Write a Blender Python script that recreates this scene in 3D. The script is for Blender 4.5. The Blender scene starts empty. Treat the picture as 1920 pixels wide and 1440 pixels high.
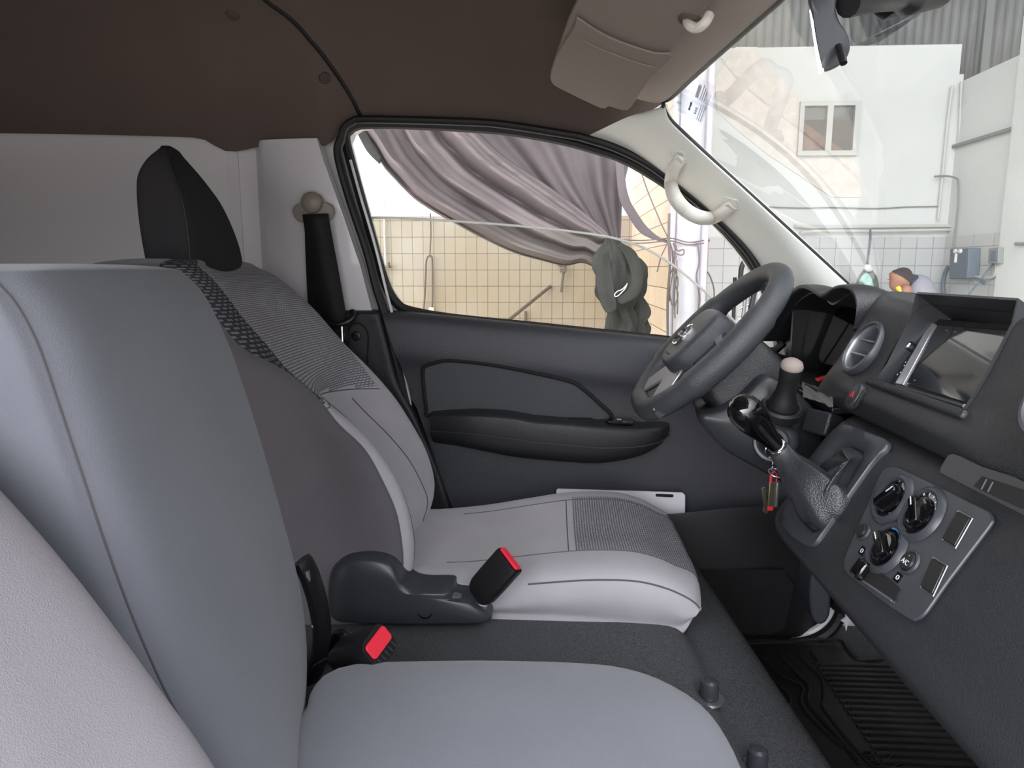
import bpy, bmesh, math, random
from mathutils import Vector, Matrix
from mathutils.bvhtree import BVHTree
random.seed(7)
# ------------------------------------------------------------------ camera, world, exposure
ZC = 1.63                       # eye height above the yard; the van floor is at 0.78
FPX = 1331.0
YAW, PIT = math.radians(3.2), math.radians(-9.2)
FW = Vector((-math.sin(YAW)*math.cos(PIT), math.cos(YAW)*math.cos(PIT), math.sin(PIT)))
RT = Vector((math.cos(YAW), math.sin(YAW), 0)); UP = RT.cross(FW)
scn = bpy.context.scene
cam_d = bpy.data.cameras.new('camera'); cam = bpy.data.objects.new('camera', cam_d)
scn.collection.objects.link(cam)
cam_d.sensor_fit = 'HORIZONTAL'; cam_d.sensor_width = 36.0; cam_d.lens = FPX/1920*36
cam_d.clip_start = 0.01; cam_d.clip_end = 200
cam.matrix_world = Matrix.Translation((0, 0, ZC)) @ Matrix((RT, UP, -FW)).transposed().to_4x4()
scn.camera = cam
w = bpy.data.worlds.new('overcast_sky'); scn.world = w; w.use_nodes = True
nt = w.node_tree; nt.nodes.clear()
out = nt.nodes.new('ShaderNodeOutputWorld'); bg = nt.nodes.new('ShaderNodeBackground')
tc = nt.nodes.new('ShaderNodeTexCoord'); sep = nt.nodes.new('ShaderNodeSeparateXYZ')
rmp = nt.nodes.new('ShaderNodeValToRGB')
for pos, col in ((0.46, (0.30, 0.29, 0.28, 1)), (0.52, (0.42, 0.43, 0.44, 1)), (0.75, (0.70, 0.74, 0.80, 1))):
    e = rmp.color_ramp.elements[0] if pos == 0.46 else (rmp.color_ramp.elements[1] if pos == 0.75 else rmp.color_ramp.elements.new(pos))
    e.position = pos; e.color = col
mp = nt.nodes.new('ShaderNodeMapRange'); mp.inputs[1].default_value = -1; mp.inputs[2].default_value = 1
nt.links.new(tc.outputs['Generated'], sep.inputs[0]); nt.links.new(sep.outputs[2], mp.inputs[0])
nt.links.new(mp.outputs[0], rmp.inputs[0])
# the bright part of the cloudy sky stands behind the camera, beyond the open passenger door
dv = Vector((-0.22, -0.62, 0.75)).normalized()
dot = nt.nodes.new('ShaderNodeVectorMath'); dot.operation = 'DOT_PRODUCT'; dot.inputs[1].default_value = dv
nt.links.new(tc.outputs['Generated'], dot.inputs[0])
mx = nt.nodes.new('ShaderNodeMath'); mx.operation = 'MAXIMUM'; mx.inputs[1].default_value = 0; nt.links.new(dot.outputs['Value'], mx.inputs[0])
pw = nt.nodes.new('ShaderNodeMath'); pw.operation = 'POWER'; pw.inputs[1].default_value = 3.0; nt.links.new(mx.outputs[0], pw.inputs[0])
ml_ = nt.nodes.new('ShaderNodeMath'); ml_.operation = 'MULTIPLY'; ml_.inputs[1].default_value = 4.0; nt.links.new(pw.outputs[0], ml_.inputs[0])
glow = nt.nodes.new('ShaderNodeVectorMath'); glow.operation = 'SCALE'; glow.inputs[0].default_value = (0.97, 0.98, 1.03); nt.links.new(ml_.outputs[0], glow.inputs['Scale'])
# and a low glow added to the sky rearward of it, brightening the pillar
d2 = nt.nodes.new('ShaderNodeVectorMath'); d2.operation = 'DOT_PRODUCT'; d2.inputs[1].default_value = Vector((-0.78, -0.62, 0.04)).normalized()
nt.links.new(tc.outputs['Generated'], d2.inputs[0])
m2 = nt.nodes.new('ShaderNodeMath'); m2.operation = 'MAXIMUM'; m2.inputs[1].default_value = 0; nt.links.new(d2.outputs['Value'], m2.inputs[0])
p2_ = nt.nodes.new('ShaderNodeMath'); p2_.operation = 'POWER'; p2_.inputs[1].default_value = 4.0; nt.links.new(m2.outputs[0], p2_.inputs[0])
l2 = nt.nodes.new('ShaderNodeMath'); l2.operation = 'MULTIPLY'; l2.inputs[1].default_value = 4.5; nt.links.new(p2_.outputs[0], l2.inputs[0])
g2 = nt.nodes.new('ShaderNodeVectorMath'); g2.operation = 'SCALE'; g2.inputs[0].default_value = (0.98, 0.98, 1.02); nt.links.new(l2.outputs[0], g2.inputs['Scale'])
a2 = nt.nodes.new('ShaderNodeVectorMath'); a2.operation = 'ADD'; nt.links.new(rmp.outputs[0], a2.inputs[0]); nt.links.new(g2.outputs[0], a2.inputs[1])
ad = nt.nodes.new('ShaderNodeVectorMath'); ad.operation = 'ADD'; nt.links.new(a2.outputs[0], ad.inputs[0]); nt.links.new(glow.outputs[0], ad.inputs[1])
nt.links.new(ad.outputs[0], bg.inputs[0])
bg.inputs[1].default_value = 1.0; nt.links.new(bg.outputs[0], out.inputs[0])
vs = scn.view_settings; vs.view_transform = 'Standard'; vs.look = 'None'; vs.gamma = 1.0; vs.use_curve_mapping = False
vs.exposure = 1.0
scn.cycles.max_bounces = 10; scn.cycles.diffuse_bounces = 5; scn.cycles.transparent_max_bounces = 12

# ------------------------------------------------------------------ measuring helpers
def W(x, y, z): return Vector((x, y, z+ZC))             # van coordinates, z from eye height
def ray(px, py): return FW + RT*((px-960)/FPX) + UP*((720-py)/FPX)
def at(px, py, Y):
    d = ray(px, py); return W(*(d*(Y/d.y)))
def atX(px, py, X):
    d = ray(px, py); return W(*(d*(X/d.x)))
def atZ(px, py, Z):
    d = ray(px, py); return W(*(d*(Z/d.z)))
class Fr:                                               # a flat working frame: o origin, r right, u up, n normal
    def __init__(s, o, r, u):
        s.o = Vector(o); s.r = Vector(r).normalized(); s.n = s.r.cross(Vector(u)).normalized(); s.u = s.n.cross(s.r)
    def __call__(s, a, b, c=0.0): return s.o + s.r*a + s.u*b + s.n*c
    def px(s, x, y, c=0.0):
        d = ray(x, y); e = W(0, 0, 0); k = ((s.o + s.n*c - e).dot(s.n))/d.dot(s.n); return e + d*k
    def loc(s, x, y, c=0.0):
        p = s.px(x, y, c) - s.o; return p.dot(s.r), p.dot(s.u)
    def M(s): return Matrix.Translation(s.o) @ Matrix((s.r, s.u, s.n)).transposed().to_4x4()
def crp(p0, p1, p2, p3, t):
    return 0.5*((2*p1) + (p2-p0)*t + (2*p0-5*p1+4*p2-p3)*t*t + (3*p1-p0-3*p2+p3)*t*t*t)
def cr(P, n=6, closed=False):
    P = [Vector(p) for p in P]; m = len(P); R = []
    if closed:
        for i in range(m):
            for k in range(n): R.append(crp(P[i-1], P[i], P[(i+1) % m], P[(i+2) % m], k/n))
        return R
    for i in range(m-1):
        a = P[i-1] if i else P[0]*2-P[1]; b = P[i+2] if i+2 < m else P[-1]*2-P[-2]
        for k in range(n): R.append(crp(a, P[i], P[i+1], b, k/n))
    R.append(P[-1].copy()); return R
def surf(G, nu=5, nv=6, cu=False, cv=False):
    A = [cr(r, nv, cv) for r in G]
    T = [cr([A[i][j] for i in range(len(A))], nu, cu) for j in range(len(A[0]))]
    return [[T[j][i] for j in range(len(T))] for i in range(len(T[0]))]
def resample(P, n):
    P = [Vector(p) for p in P]; L = [0]
    for a, b in zip(P, P[1:]): L.append(L[-1]+(b-a).length)
    R = []; k = 0
    for i in range(n):
        s = L[-1]*i/(n-1)
        while k < len(P)-2 and L[k+1] < s: k += 1
        t = (s-L[k])/max(1e-9, L[k+1]-L[k]); R.append(P[k].lerp(P[k+1], min(1, t)))
    return R
def lz(P, z):                                           # point of a polyline at height z (van coordinates)
    z += ZC; P = sorted(P, key=lambda p: p.z)
    if z <= P[0].z: a, b = P[0], P[1]
    elif z >= P[-1].z: a, b = P[-2], P[-1]
    else:
        for a, b in zip(P, P[1:]):
            if a.z <= z <= b.z: break
    t = (z-a.z)/max(1e-6, b.z-a.z); return a.lerp(b, max(-1.5, min(2.5, t)))
# ------------------------------------------------------------------ mesh helpers
def link(o, parent=None):
    scn.collection.objects.link(o)
    if parent is not None:
        o.parent = parent; bpy.context.view_layer.update()
        o.matrix_parent_inverse = parent.matrix_world.inverted()
    return o
def mkobj(name, verts, faces, mat, parent=None, smooth=35, uvs=None, bevel=0, seg=2, sub=0):
    me = bpy.data.meshes.new(name); me.from_pydata([tuple(v) for v in verts], [], faces); me.update()
    if uvs:
        ul = me.uv_layers.new(name='uv')
        for l in me.loops: ul.data[l.index].uv = uvs[l.vertex_index]
    if mat: me.materials.append(mat)
    if smooth:
        me.polygons.foreach_set('use_smooth', [True]*len(me.polygons))
        if smooth < 179: me.set_sharp_from_angle(angle=math.radians(smooth))
    o = bpy.data.objects.new(name, me); link(o, parent)
    if sub:
        m = o.modifiers.new('s', 'SUBSURF'); m.levels = sub; m.render_levels = sub
    if bevel:
        m = o.modifiers.new('b', 'BEVEL'); m.width = bevel; m.segments = seg; m.limit_method = 'ANGLE'; m.angle_limit = math.radians(40); m.harden_normals = False
    return o
def tag(o, label=None, cat=None, group=None, kind=None):
    if label: o['label'] = label
    if cat: o['category'] = cat
    if group: o['group'] = group
    if kind: o['kind'] = kind
    return o
def empty(name, loc, label=None, cat=None, group=None, kind=None):
    o = bpy.data.objects.new(name, None); o.location = loc; o.empty_display_size = 0.05
    scn.collection.objects.link(o); bpy.context.view_layer.update(); return tag(o, label, cat, group, kind)
def grid(name, G, mat, parent=None, cu=False, cv=False, mask=None, caps=False, smooth=60, thick=0):
    ni, nj = len(G), len(G[0]); V = [p for r in G for p in r]; F = []
    for i in range(ni if cu else ni-1):
        for j in range(nj if cv else nj-1):
            if mask and not mask(i, j): continue
            a, b = i*nj+j, i*nj+(j+1) % nj; c, d = ((i+1) % ni)*nj+(j+1) % nj, ((i+1) % ni)*nj+j
            F.append((a, b, c, d))
    if caps and cv:
        for i, rev in ((0, True), (ni-1, False)):
            c = sum(G[i], Vector())/nj; V.append(c); k = len(V)-1
            for j in range(nj):
                a, b = i*nj+j, i*nj+(j+1) % nj; F.append((b, a, k) if rev else (a, b, k))
    # metre-scaled uv
    U = [0.0]*len(V); im = ni//2
    cu_ = [0]; 
    for j in range(1, nj): cu_.append(cu_[-1]+(G[im][j]-G[im][j-1]).length)
    cv_ = [0]; jm = nj//2
    for i in range(1, ni): cv_.append(cv_[-1]+(G[i][jm]-G[i-1][jm]).length)
    uvs = [(cu_[j], cv_[i]) for i in range(ni) for j in range(nj)] + [(0, 0)]*(len(V)-ni*nj)
    used = sorted({k for f in F for k in f}); mp_ = {k: n for n, k in enumerate(used)}
    F = [tuple(mp_[k] for k in f) for f in F]
    me_o = mkobj(name, [V[k] for k in used], F, mat, parent, smooth, [uvs[k] for k in used])
    if thick:
        m = me_o.modifiers.new('t', 'SOLIDIFY'); m.thickness = thick; m.offset = 0
    return me_o
class MB:
    def __init__(s): s.v = []; s.f = []
    def add(s, V, F):
        k = len(s.v); s.v += [Vector(p) for p in V]; s.f += [tuple(i+k for i in f) for f in F]; return s
    def box(s, c, sx, sy, sz, M=None):
        V = [Vector(((i-.5)*sx, (j-.5)*sy, (k-.5)*sz)) for i in (0, 1) for j in (0, 1) for k in (0, 1)]
        V = [(M.to_3x3() @ p if M else p) + Vector(c) for p in V]
        return s.add(V, [(0, 1, 3, 2), (4, 6, 7, 5), (0, 4, 5, 1), (2, 3, 7, 6), (0, 2, 6, 4), (1, 5, 7, 3)])
    def fbox(s, F, a0, a1, b0, b1, c0, c1):             # box in a frame
        V = [F(a, b, c) for a in (a0, a1) for b in (b0, b1) for c in (c0, c1)]
        return s.add(V, [(0, 1, 3, 2), (4, 6, 7, 5), (0, 4, 5, 1), (2, 3, 7, 6), (0, 2, 6, 4), (1, 5, 7, 3)])
    def tube(s, P, r, n=12, closed=False, flat=1.0, upv=None):
        P = [Vector(p) for p in P]; m = len(P); R = r if isinstance(r, (list, tuple)) else [r]*m
        rings = []; pn = None
        for i, p in enumerate(P):
            if closed: t = P[(i+1) % m]-P[i-1]
            else: t = P[min(i+1, m-1)]-P[max(i-1, 0)]
            t = t.normalized() if t.length > 1e-9 else Vector((0, 0, 1))
            if pn is None:
                a = upv or (Vector((0, 0, 1)) if abs(t.z) < .9 else Vector((1, 0, 0)))
            else: a = pn
            if upv: a = Vector(upv)
            nn = (a - t*a.dot(t))
            nn = nn.normalized() if nn.length > 1e-6 else t.orthogonal().normalized()
            pn = nn; b = t.cross(nn)
            rings.append([p + (nn*math.cos(2*math.pi*k/n)*flat + b*math.sin(2*math.pi*k/n))*R[i] for k in range(n)])
        V = [q for g in rings for q in g]; F = []
        for i in range(m if closed else m-1):
            for k in range(n):
                a, b2 = i*n+k, i*n+(k+1) % n; c, d = ((i+1) % m)*n+(k+1) % n, ((i+1) % m)*n+k
                F.append((a, b2, c, d))
        if not closed:
            F.append(tuple(range(n-1, -1, -1))); F.append(tuple((m-1)*n+k for k in range(n)))
        return s.add(V, F)
    def prism(s, P, off):                               # closed polygon P swept by vector off
        P = [Vector(p) for p in P]; m = len(P); off = Vector(off)
        V = P + [p+off for p in P]
        F = [tuple(range(m)), tuple(range(2*m-1, m-1, -1))] + [(i, i+m, (i+1) % m+m, (i+1) % m) for i in range(m)]
        return s.add(V, F)
    def lathe(s, prof, F, n=32):                        # prof: (radius, height along normal) in frame F
        V = []; m = len(prof)
        for r, h in prof:
            for k in range(n):
                a = 2*math.pi*k/n; V.append(F(r*math.cos(a), r*math.sin(a), h))
        Fc = [(i*n+k, i*n+(k+1) % n, (i+1)*n+(k+1) % n, (i+1)*n+k) for i in range(m-1) for k in range(n)]
        if prof[0][0] > 1e-6: Fc.append(tuple(range(n-1, -1, -1)))
        if prof[-1][0] > 1e-6: Fc.append(tuple((m-1)*n+k for k in range(n)))
        return s.add(V, Fc)
    def ring(s, prof, F, n=32):                         # closed profile lathe
        V = []; m = len(prof)
        for r, h in prof:
            for k in range(n):
                a = 2*math.pi*k/n; V.append(F(r*math.cos(a), r*math.sin(a), h))
        return s.add(V, [(i*n+k, i*n+(k+1) % n, ((i+1) % m)*n+(k+1) % n, ((i+1) % m)*n+k) for i in range(m) for k in range(n)])
    def build(s, name, mat, parent=None, smooth=35, bevel=0, seg=2, fix=True):
        o = mkobj(name, s.v, s.f, mat, parent, 0, None, bevel, seg)
        if fix:
            bm = bmesh.new(); bm.from_mesh(o.data); bmesh.ops.recalc_face_normals(bm, faces=bm.faces); bm.to_mesh(o.data); bm.free()
        if smooth:
            o.data.polygons.foreach_set('use_smooth', [True]*len(o.data.polygons))
            if smooth < 179: o.data.set_sharp_from_angle(angle=math.radians(smooth))
        return o
def rrect(F, a0, a1, b0, b1, r, c=0.0, n=5):
    P = []
    for cx, cy, s in ((a1-r, b1-r, 0), (a0+r, b1-r, 90), (a0+r, b0+r, 180), (a1-r, b0+r, 270)):
        for k in range(n+1):
            a = math.radians(s+90*k/n); P.append(F(cx+r*math.cos(a), cy+r*math.sin(a), c))
    return P
def text(name, body, size, F, a, b, mat, parent, c=0.0006, rot=0, depth=0.0004, flipx=False):
    cu = bpy.data.curves.new(name, 'FONT'); cu.body = body; cu.size = size; cu.align_x = 'CENTER'; cu.align_y = 'CENTER'; cu.extrude = depth
    t = bpy.data.objects.new(name+'_c', cu); scn.collection.objects.link(t); bpy.context.view_layer.update()
    me = bpy.data.meshes.new_from_object(t.evaluated_get(bpy.context.evaluated_depsgraph_get()))
    bpy.data.objects.remove(t)
    R = Matrix.Rotation(rot, 4, 'Z')
    if flipx: R = R @ Matrix.Diagonal((-1, 1, 1, 1))
    me.transform(F.M() @ Matrix.Translation((a, b, c)) @ R); me.materials.clear(); me.materials.append(mat)
    me.name = name; o = bpy.data.objects.new(name, me); return link(o, parent)
# ------------------------------------------------------------------ materials
def sRGB(r, g, b): return tuple(((c/255)/12.92 if c/255 <= .04045 else ((c/255+.055)/1.055)**2.4) for c in (r, g, b))+(1,)
def mat(name, col, rough=.6, metal=0, bump=None, var=None, spec=.5, coat=0, sheen=0, emit=None):
    m = bpy.data.materials.new(name); m.use_nodes = True; N = m.node_tree; b = N.nodes['Principled BSDF']
    b.inputs['Base Color'].default_value = col; b.inputs['Roughness'].default_value = rough; b.inputs['Metallic'].default_value = metal
    b.inputs['Specular IOR Level'].default_value = spec; b.inputs['Coat Weight'].default_value = coat; b.inputs['Sheen Weight'].default_value = sheen
    T = N.nodes.new('ShaderNodeTexCoord')
    if var:                                             # (scale, amount) mottled colour
        n = N.nodes.new('ShaderNodeTexNoise'); n.inputs['Scale'].default_value = var[0]; n.inputs['Detail'].default_value = 6
        r = N.nodes.new('ShaderNodeValToRGB'); k = var[1]
        r.color_ramp.elements[0].color = tuple(max(0, c*(1-k)) for c in col[:3])+(1,); r.color_ramp.elements[1].color = tuple(min(1, c*(1+k)) for c in col[:3])+(1,)
        r.color_ramp.elements[0].position = .3; r.color_ramp.elements[1].position = .7
        N.links.new(T.outputs['Object'], n.inputs['Vector']); N.links.new(n.outputs[0], r.inputs[0]); N.links.new(r.outputs[0], b.inputs['Base Color'])
    if bump:                                            # (scale, distance, kind)
        kind = bump[2] if len(bump) > 2 else 'noise'
        n = N.nodes.new('ShaderNodeTexVoronoi' if kind == 'vor' else 'ShaderNodeTexNoise'); n.inputs['Scale'].default_value = bump[0]
        if kind != 'vor': n.inputs['Detail'].default_value = 3
        B = N.nodes.new('ShaderNodeBump'); B.inputs['Distance'].default_value = bump[1]; B.inputs['Strength'].default_value = .8
        N.links.new(T.outputs['Object'], n.inputs['Vector']); N.links.new(n.outputs[0], B.inputs['Height']); N.links.new(B.outputs[0], b.inputs['Normal'])
    if emit:
        b.inputs['Emission Color'].default_value = emit[0]; b.inputs['Emission Strength'].default_value = emit[1]
    return m
def brickmat(name, c1, c2, mortar, bw, bh, ms, offset, rough=.5, bump=.001, uv=True, axes=None, dirt=None):
    m = bpy.data.materials.new(name); m.use_nodes = True; N = m.node_tree; b = N.nodes['Principled BSDF']; b.inputs['Roughness'].default_value = rough
    T = N.nodes.new('ShaderNodeTexCoord'); br = N.nodes.new('ShaderNodeTexBrick')
    br.offset = offset; br.inputs['Color1'].default_value = c1; br.inputs['Color2'].default_value = c2; br.inputs['Mortar'].default_value = mortar
    br.inputs['Scale'].default_value = 1; br.inputs['Mortar Size'].default_value = ms; br.inputs['Mortar Smooth'].default_value = .3
    br.inputs['Brick Width'].default_value = bw; br.inputs['Row Height'].default_value = bh
    if uv: N.links.new(T.outputs['UV'], br.inputs['Vector'])
    else:
        s = N.nodes.new('ShaderNodeSeparateXYZ'); c = N.nodes.new('ShaderNodeCombineXYZ'); N.links.new(T.outputs['Object'], s.inputs[0])
        N.links.new(s.outputs[axes[0]], c.inputs[0]); N.links.new(s.outputs[axes[1]], c.inputs[1]); N.links.new(c.outputs[0], br.inputs['Vector'])
    colout = br.outputs['Color']
    if dirt:
        n = N.nodes.new('ShaderNodeTexNoise'); n.inputs['Scale'].default_value = dirt[0]; n.inputs['Detail'].default_value = 5
        r = N.nodes.new('ShaderNodeValToRGB'); r.color_ramp.elements[0].position = .42; r.color_ramp.elements[1].position = .72
        r.color_ramp.elements[0].color = (1, 1, 1, 1); r.color_ramp.elements[1].color = dirt[1]
        x = N.nodes.new('ShaderNodeMix'); x.data_type = 'RGBA'; x.blend_type = 'MULTIPLY'; x.inputs[0].default_value = 1
        N.links.new(T.outputs['Object'], n.inputs['Vector']); N.links.new(n.outputs[0], r.inputs[0])
        N.links.new(br.outputs['Color'], x.inputs[6]); N.links.new(r.outputs[0], x.inputs[7]); colout = x.outputs[2]
    N.links.new(colout, b.inputs['Base Color'])
    B = N.nodes.new('ShaderNodeBump'); B.inputs['Distance'].default_value = bump; B.invert = True
    N.links.new(br.outputs['Fac'], B.inputs['Height']); N.links.new(B.outputs[0], b.inputs['Normal'])
    return m
def glassmat(name, tint, ior=1.45, rough=0.0, veil=0.0):
    m = bpy.data.materials.new(name); m.use_nodes = True; N = m.node_tree; N.nodes.clear()
    o = N.nodes.new('ShaderNodeOutputMaterial'); t = N.nodes.new('ShaderNodeBsdfTransparent'); g = N.nodes.new('ShaderNodeBsdfGlossy')
    t.inputs[0].default_value = tint; g.inputs['Roughness'].default_value = rough
    lw = N.nodes.new('ShaderNodeLayerWeight'); lw.inputs[0].default_value = .5; pw = N.nodes.new('ShaderNodeMath'); pw.operation = 'POWER'; pw.inputs[1].default_value = 4.0
    fr = N.nodes.new('ShaderNodeMath'); fr.operation = 'MULTIPLY_ADD'; r0 = ((ior-1)/(ior+1))**2*1.8; fr.inputs[1].default_value = 1-r0; fr.inputs[2].default_value = r0
    N.links.new(lw.outputs['Facing'], pw.inputs[0]); N.links.new(pw.outputs[0], fr.inputs[0]); x = N.nodes.new('ShaderNodeMixShader')
    N.links.new(fr.outputs[0], x.inputs[0]); N.links.new(t.outputs[0], x.inputs[1]); N.links.new(g.outputs[0], x.inputs[2])
    last = x
    if veil:                                            # pale diffuse layer mixed over the glass
        d = N.nodes.new('ShaderNodeBsdfDiffuse'); d.inputs[0].default_value = (.8, .8, .78, 1); y = N.nodes.new('ShaderNodeMixShader'); y.inputs[0].default_value = veil
        N.links.new(x.outputs[0], y.inputs[1]); N.links.new(d.outputs[0], y.inputs[2]); last = y
    N.links.new(last.outputs[0], o.inputs[0]); return m
M = {}
M['fab'] = mat('grey_seat_fabric', sRGB(164, 161, 166), .95, bump=(900, .0006), var=(9, .07), spec=.1, sheen=.25)
M['fab_mid'] = mat('blue_grey_seat_fabric', sRGB(114, 117, 125), .95, bump=(900, .0006), var=(7, .06), spec=.1, sheen=.25)
M['fab_out'] = mat('light_grey_seat_fabric', sRGB(146, 142, 148), .95, bump=(900, .0006), var=(9, .05), spec=.1, sheen=.25)
M['fab_side'] = mat('charcoal_brown_side_fabric', sRGB(92, 88, 92), .95, bump=(900, .0006), var=(9, .05), spec=.1, sheen=.2)
M['fab_dark'] = mat('charcoal_fabric', sRGB(48, 47, 49), .95, bump=(900, .0005), spec=.1)
M['woven'] = brickmat('woven_seat_fabric', sRGB(178, 176, 182), sRGB(162, 160, 166), sRGB(104, 103, 108), .0085, .0048, .0011, .5, .9, .0018)
M['check'] = brickmat('checked_seat_fabric', sRGB(112, 113, 121), sRGB(96, 97, 104), sRGB(44, 44, 50), .012, .0085, .0022, .5, .9, .0025)  # side-facing strip of the woven insert, its shade put into darker colours
M['stitch'] = mat('seam_thread', sRGB(84, 83, 86), .9)
M['plas'] = mat('dark_grained_plastic', sRGB(37, 38, 41), .40, bump=(650, .0005, 'vor'), spec=.5)
M['plas2'] = mat('dark_smooth_plastic', sRGB(42, 43, 46), .4, bump=(1500, .0001), spec=.5)
M['panel'] = mat('grey_satin_panel', sRGB(54, 56, 61), .36, spec=.5)
M['door'] = mat('dark_door_trim', sRGB(56, 57, 63), .45, bump=(500, .0005, 'vor'), spec=.45)
M['black'] = mat('black_plastic', sRGB(22, 22, 24), .4)
M['gloss'] = mat('gloss_black', sRGB(10, 10, 12), .08, coat=.5)
M['rub'] = mat('black_rubber', sRGB(20, 20, 21), .55)
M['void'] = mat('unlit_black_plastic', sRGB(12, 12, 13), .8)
M['leath'] = mat('black_leather', sRGB(62, 64, 68), .36, bump=(700, .0006, 'vor'), spec=.5)
M['boot'] = mat('black_boot_leather', sRGB(42, 43, 46), .38, bump=(520, .0006, 'vor'), spec=.5)
M['silver'] = mat('silver_paint', sRGB(205, 206, 210), .28, metal=.75)
M['satin'] = mat('satin_grey_metal', sRGB(150, 152, 156), .35, metal=.8)
M['chrome'] = mat('chrome', (.9, .9, .92, 1), .06, metal=1)
M['felt'] = mat('dark_felt_carpet', sRGB(84, 85, 88), 1, bump=(650, .003), var=(420, .4), spec=.05)
M['head_lit'] = mat('lit_headliner_tone', sRGB(182, 171, 163), .9, bump=(700, .0005))  # headliner of the header strip, its stronger light put into a paler colour
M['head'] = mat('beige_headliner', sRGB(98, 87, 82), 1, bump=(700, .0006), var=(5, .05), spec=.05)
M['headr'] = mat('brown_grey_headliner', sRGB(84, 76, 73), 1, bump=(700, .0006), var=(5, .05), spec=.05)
M['visor'] = mat('visor_vinyl', sRGB(140, 128, 122), .7, bump=(600, .0003), spec=.3)
M['pillar'] = mat('light_grey_pillar_trim', sRGB(234, 236, 229), .55, bump=(500, .0003, 'vor'))
M['grab'] = mat('pale_grab_handle', sRGB(224, 220, 212), .45, bump=(700, .0004, 'vor'))
M['paint'] = mat('white_body_paint', sRGB(210, 208, 211), .35, coat=.3)
M['belt'] = brickmat('black_belt_webbing', sRGB(24, 24, 26), sRGB(20, 20, 22), sRGB(12, 12, 13), .05, .0016, .0003, .0, .7, .0005)
M['taupe'] = mat('taupe_plastic', sRGB(140, 130, 122), .4)
M['red'] = mat('red_button', sRGB(225, 45, 65), .4)
M['redp'] = mat('red_print', sRGB(190, 40, 45), .5)
M['white'] = mat('white_board', sRGB(225, 222, 228), .5)
M['print'] = mat('white_print', sRGB(215, 215, 215), .5)
M['blue'] = mat('blue_print', sRGB(60, 125, 190), .5)
M['brass'] = mat('key_metal', sRGB(150, 140, 120), .35, metal=.9)
M['mat'] = mat('rubber_floor_mat', sRGB(34, 31, 30), .5, bump=(45, .002), var=(9, .5))
M['glass'] = glassmat('window_glass', (.90, .91, .87, 1), 1.07)
M['wind'] = glassmat('windshield_glass', (.93, .945, .935, 1), 1.6, 0.0, 0.10)
M['screen'] = mat('dark_screen_glass', sRGB(30, 32, 38), .07, coat=.6, spec=.8)
M['stick'] = mat('clear_label_film', sRGB(225, 235, 245), .5)
M['ink'] = mat('grey_ink', sRGB(90, 95, 105), .6)
M['plaster2'] = mat('grey_white_plaster', sRGB(203, 206, 204), .9, bump=(25, .003), var=(1.2, .04))
M['plaster'] = mat('white_plaster', sRGB(225, 226, 222), .9, bump=(25, .003), var=(1.2, .04))
M['blotch'] = mat('blotchy_wall', sRGB(210, 205, 199), .9, bump=(14, .008), var=(9, .10))
M['tile'] = brickmat('glazed_wall_tile', sRGB(148, 139, 128), sRGB(143, 134, 122), sRGB(96, 88, 78), .12, .18, .003, 0, .3, .002, uv=False, axes=(0, 2), dirt=(1.1, (.88, .80, .66, 1)))
M['tile2'] = brickmat('pale_wall_tile', sRGB(182, 184, 184), sRGB(178, 180, 179), sRGB(144, 146, 144), .17, .185, .004, 0, .35, .002, uv=False, axes=(0, 2))
M['tile2s'] = brickmat('pale_side_wall_tile', sRGB(190, 192, 189), sRGB(186, 188, 184), sRGB(152, 154, 150), .34, .185, .004, 0, .35, .002, uv=False, axes=(1, 2))
M['stone'] = brickmat('beige_stone_panel', sRGB(200, 181, 163), sRGB(194, 174, 155), sRGB(118, 98, 82), 1.3, .165, .004, 0, .5, .002, uv=False, axes=(1, 2), dirt=(6, (.93, .9, .86, 1)))
M['pole'] = mat('white_painted_pole', sRGB(172, 170, 180), .45, var=(8, .06))
M['tarp'] = mat('grey_mesh_tarp', sRGB(98, 91, 91), .95, var=(3, .14), spec=.1)
M['tarp2'] = mat('dark_grey_mesh_tarp', sRGB(88, 82, 83), .95, var=(3, .16), spec=.1)
M['knot'] = mat('knotted_grey_cloth', sRGB(50, 50, 49), .95, var=(5, .3), spec=.1)
M['rope'] = mat('dirty_rope', sRGB(95, 85, 80), .9)
M['steel'] = mat('corrugated_steel', sRGB(122, 124, 123), .6, metal=.3, var=(2, .18))
M['conc'] = mat('concrete_yard', sRGB(206, 197, 186), .9, var=(2, .15))
M['pvc'] = mat('white_pipe', sRGB(186, 188, 184), .5)
M['ebox'] = mat('blue_grey_box', sRGB(96, 108, 118), .6)
M['gbox'] = mat('grey_box', sRGB(130, 134, 130), .6)
M['skin'] = mat('skin', sRGB(150, 108, 88), .6)
M['hair'] = mat('dark_hair', sRGB(50, 42, 40), .8)
M['shirt'] = mat('grey_shirt', sRGB(140, 138, 146), .9)
M['navy'] = mat('navy_cloth', sRGB(52, 58, 78), .9, var=(20, .3))
M['yel'] = mat('yellow_cloth', sRGB(228, 196, 60), .8)
M['teal'] = mat('teal_bag_cloth', sRGB(150, 190, 182), .8, var=(14, .3))
M['bagd'] = mat('dark_bag_cloth', sRGB(92, 98, 92), .8, var=(14, .3))
M['wood'] = mat('brown_wood', sRGB(120, 98, 80), .7)
# ================================================================== VAN SHELL (the setting)
YD = 1.62                                               # inner face of the driver's side
opening_px = [(648,262),(655,245),(668,236),(690,233),(780,234),(880,239),(960,246),(1050,262),(1120,281),(1180,303),(1260,352),(1340,412),(1400,480),(1436,545),(1450,600),(1450,660),
              (1240,637),(1000,612),(850,597),(770,583),(745,570),(728,545),(712,500),(690,420),(665,330)]
opening = [at(x, y, 1.66) for x, y in opening_px]
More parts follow.
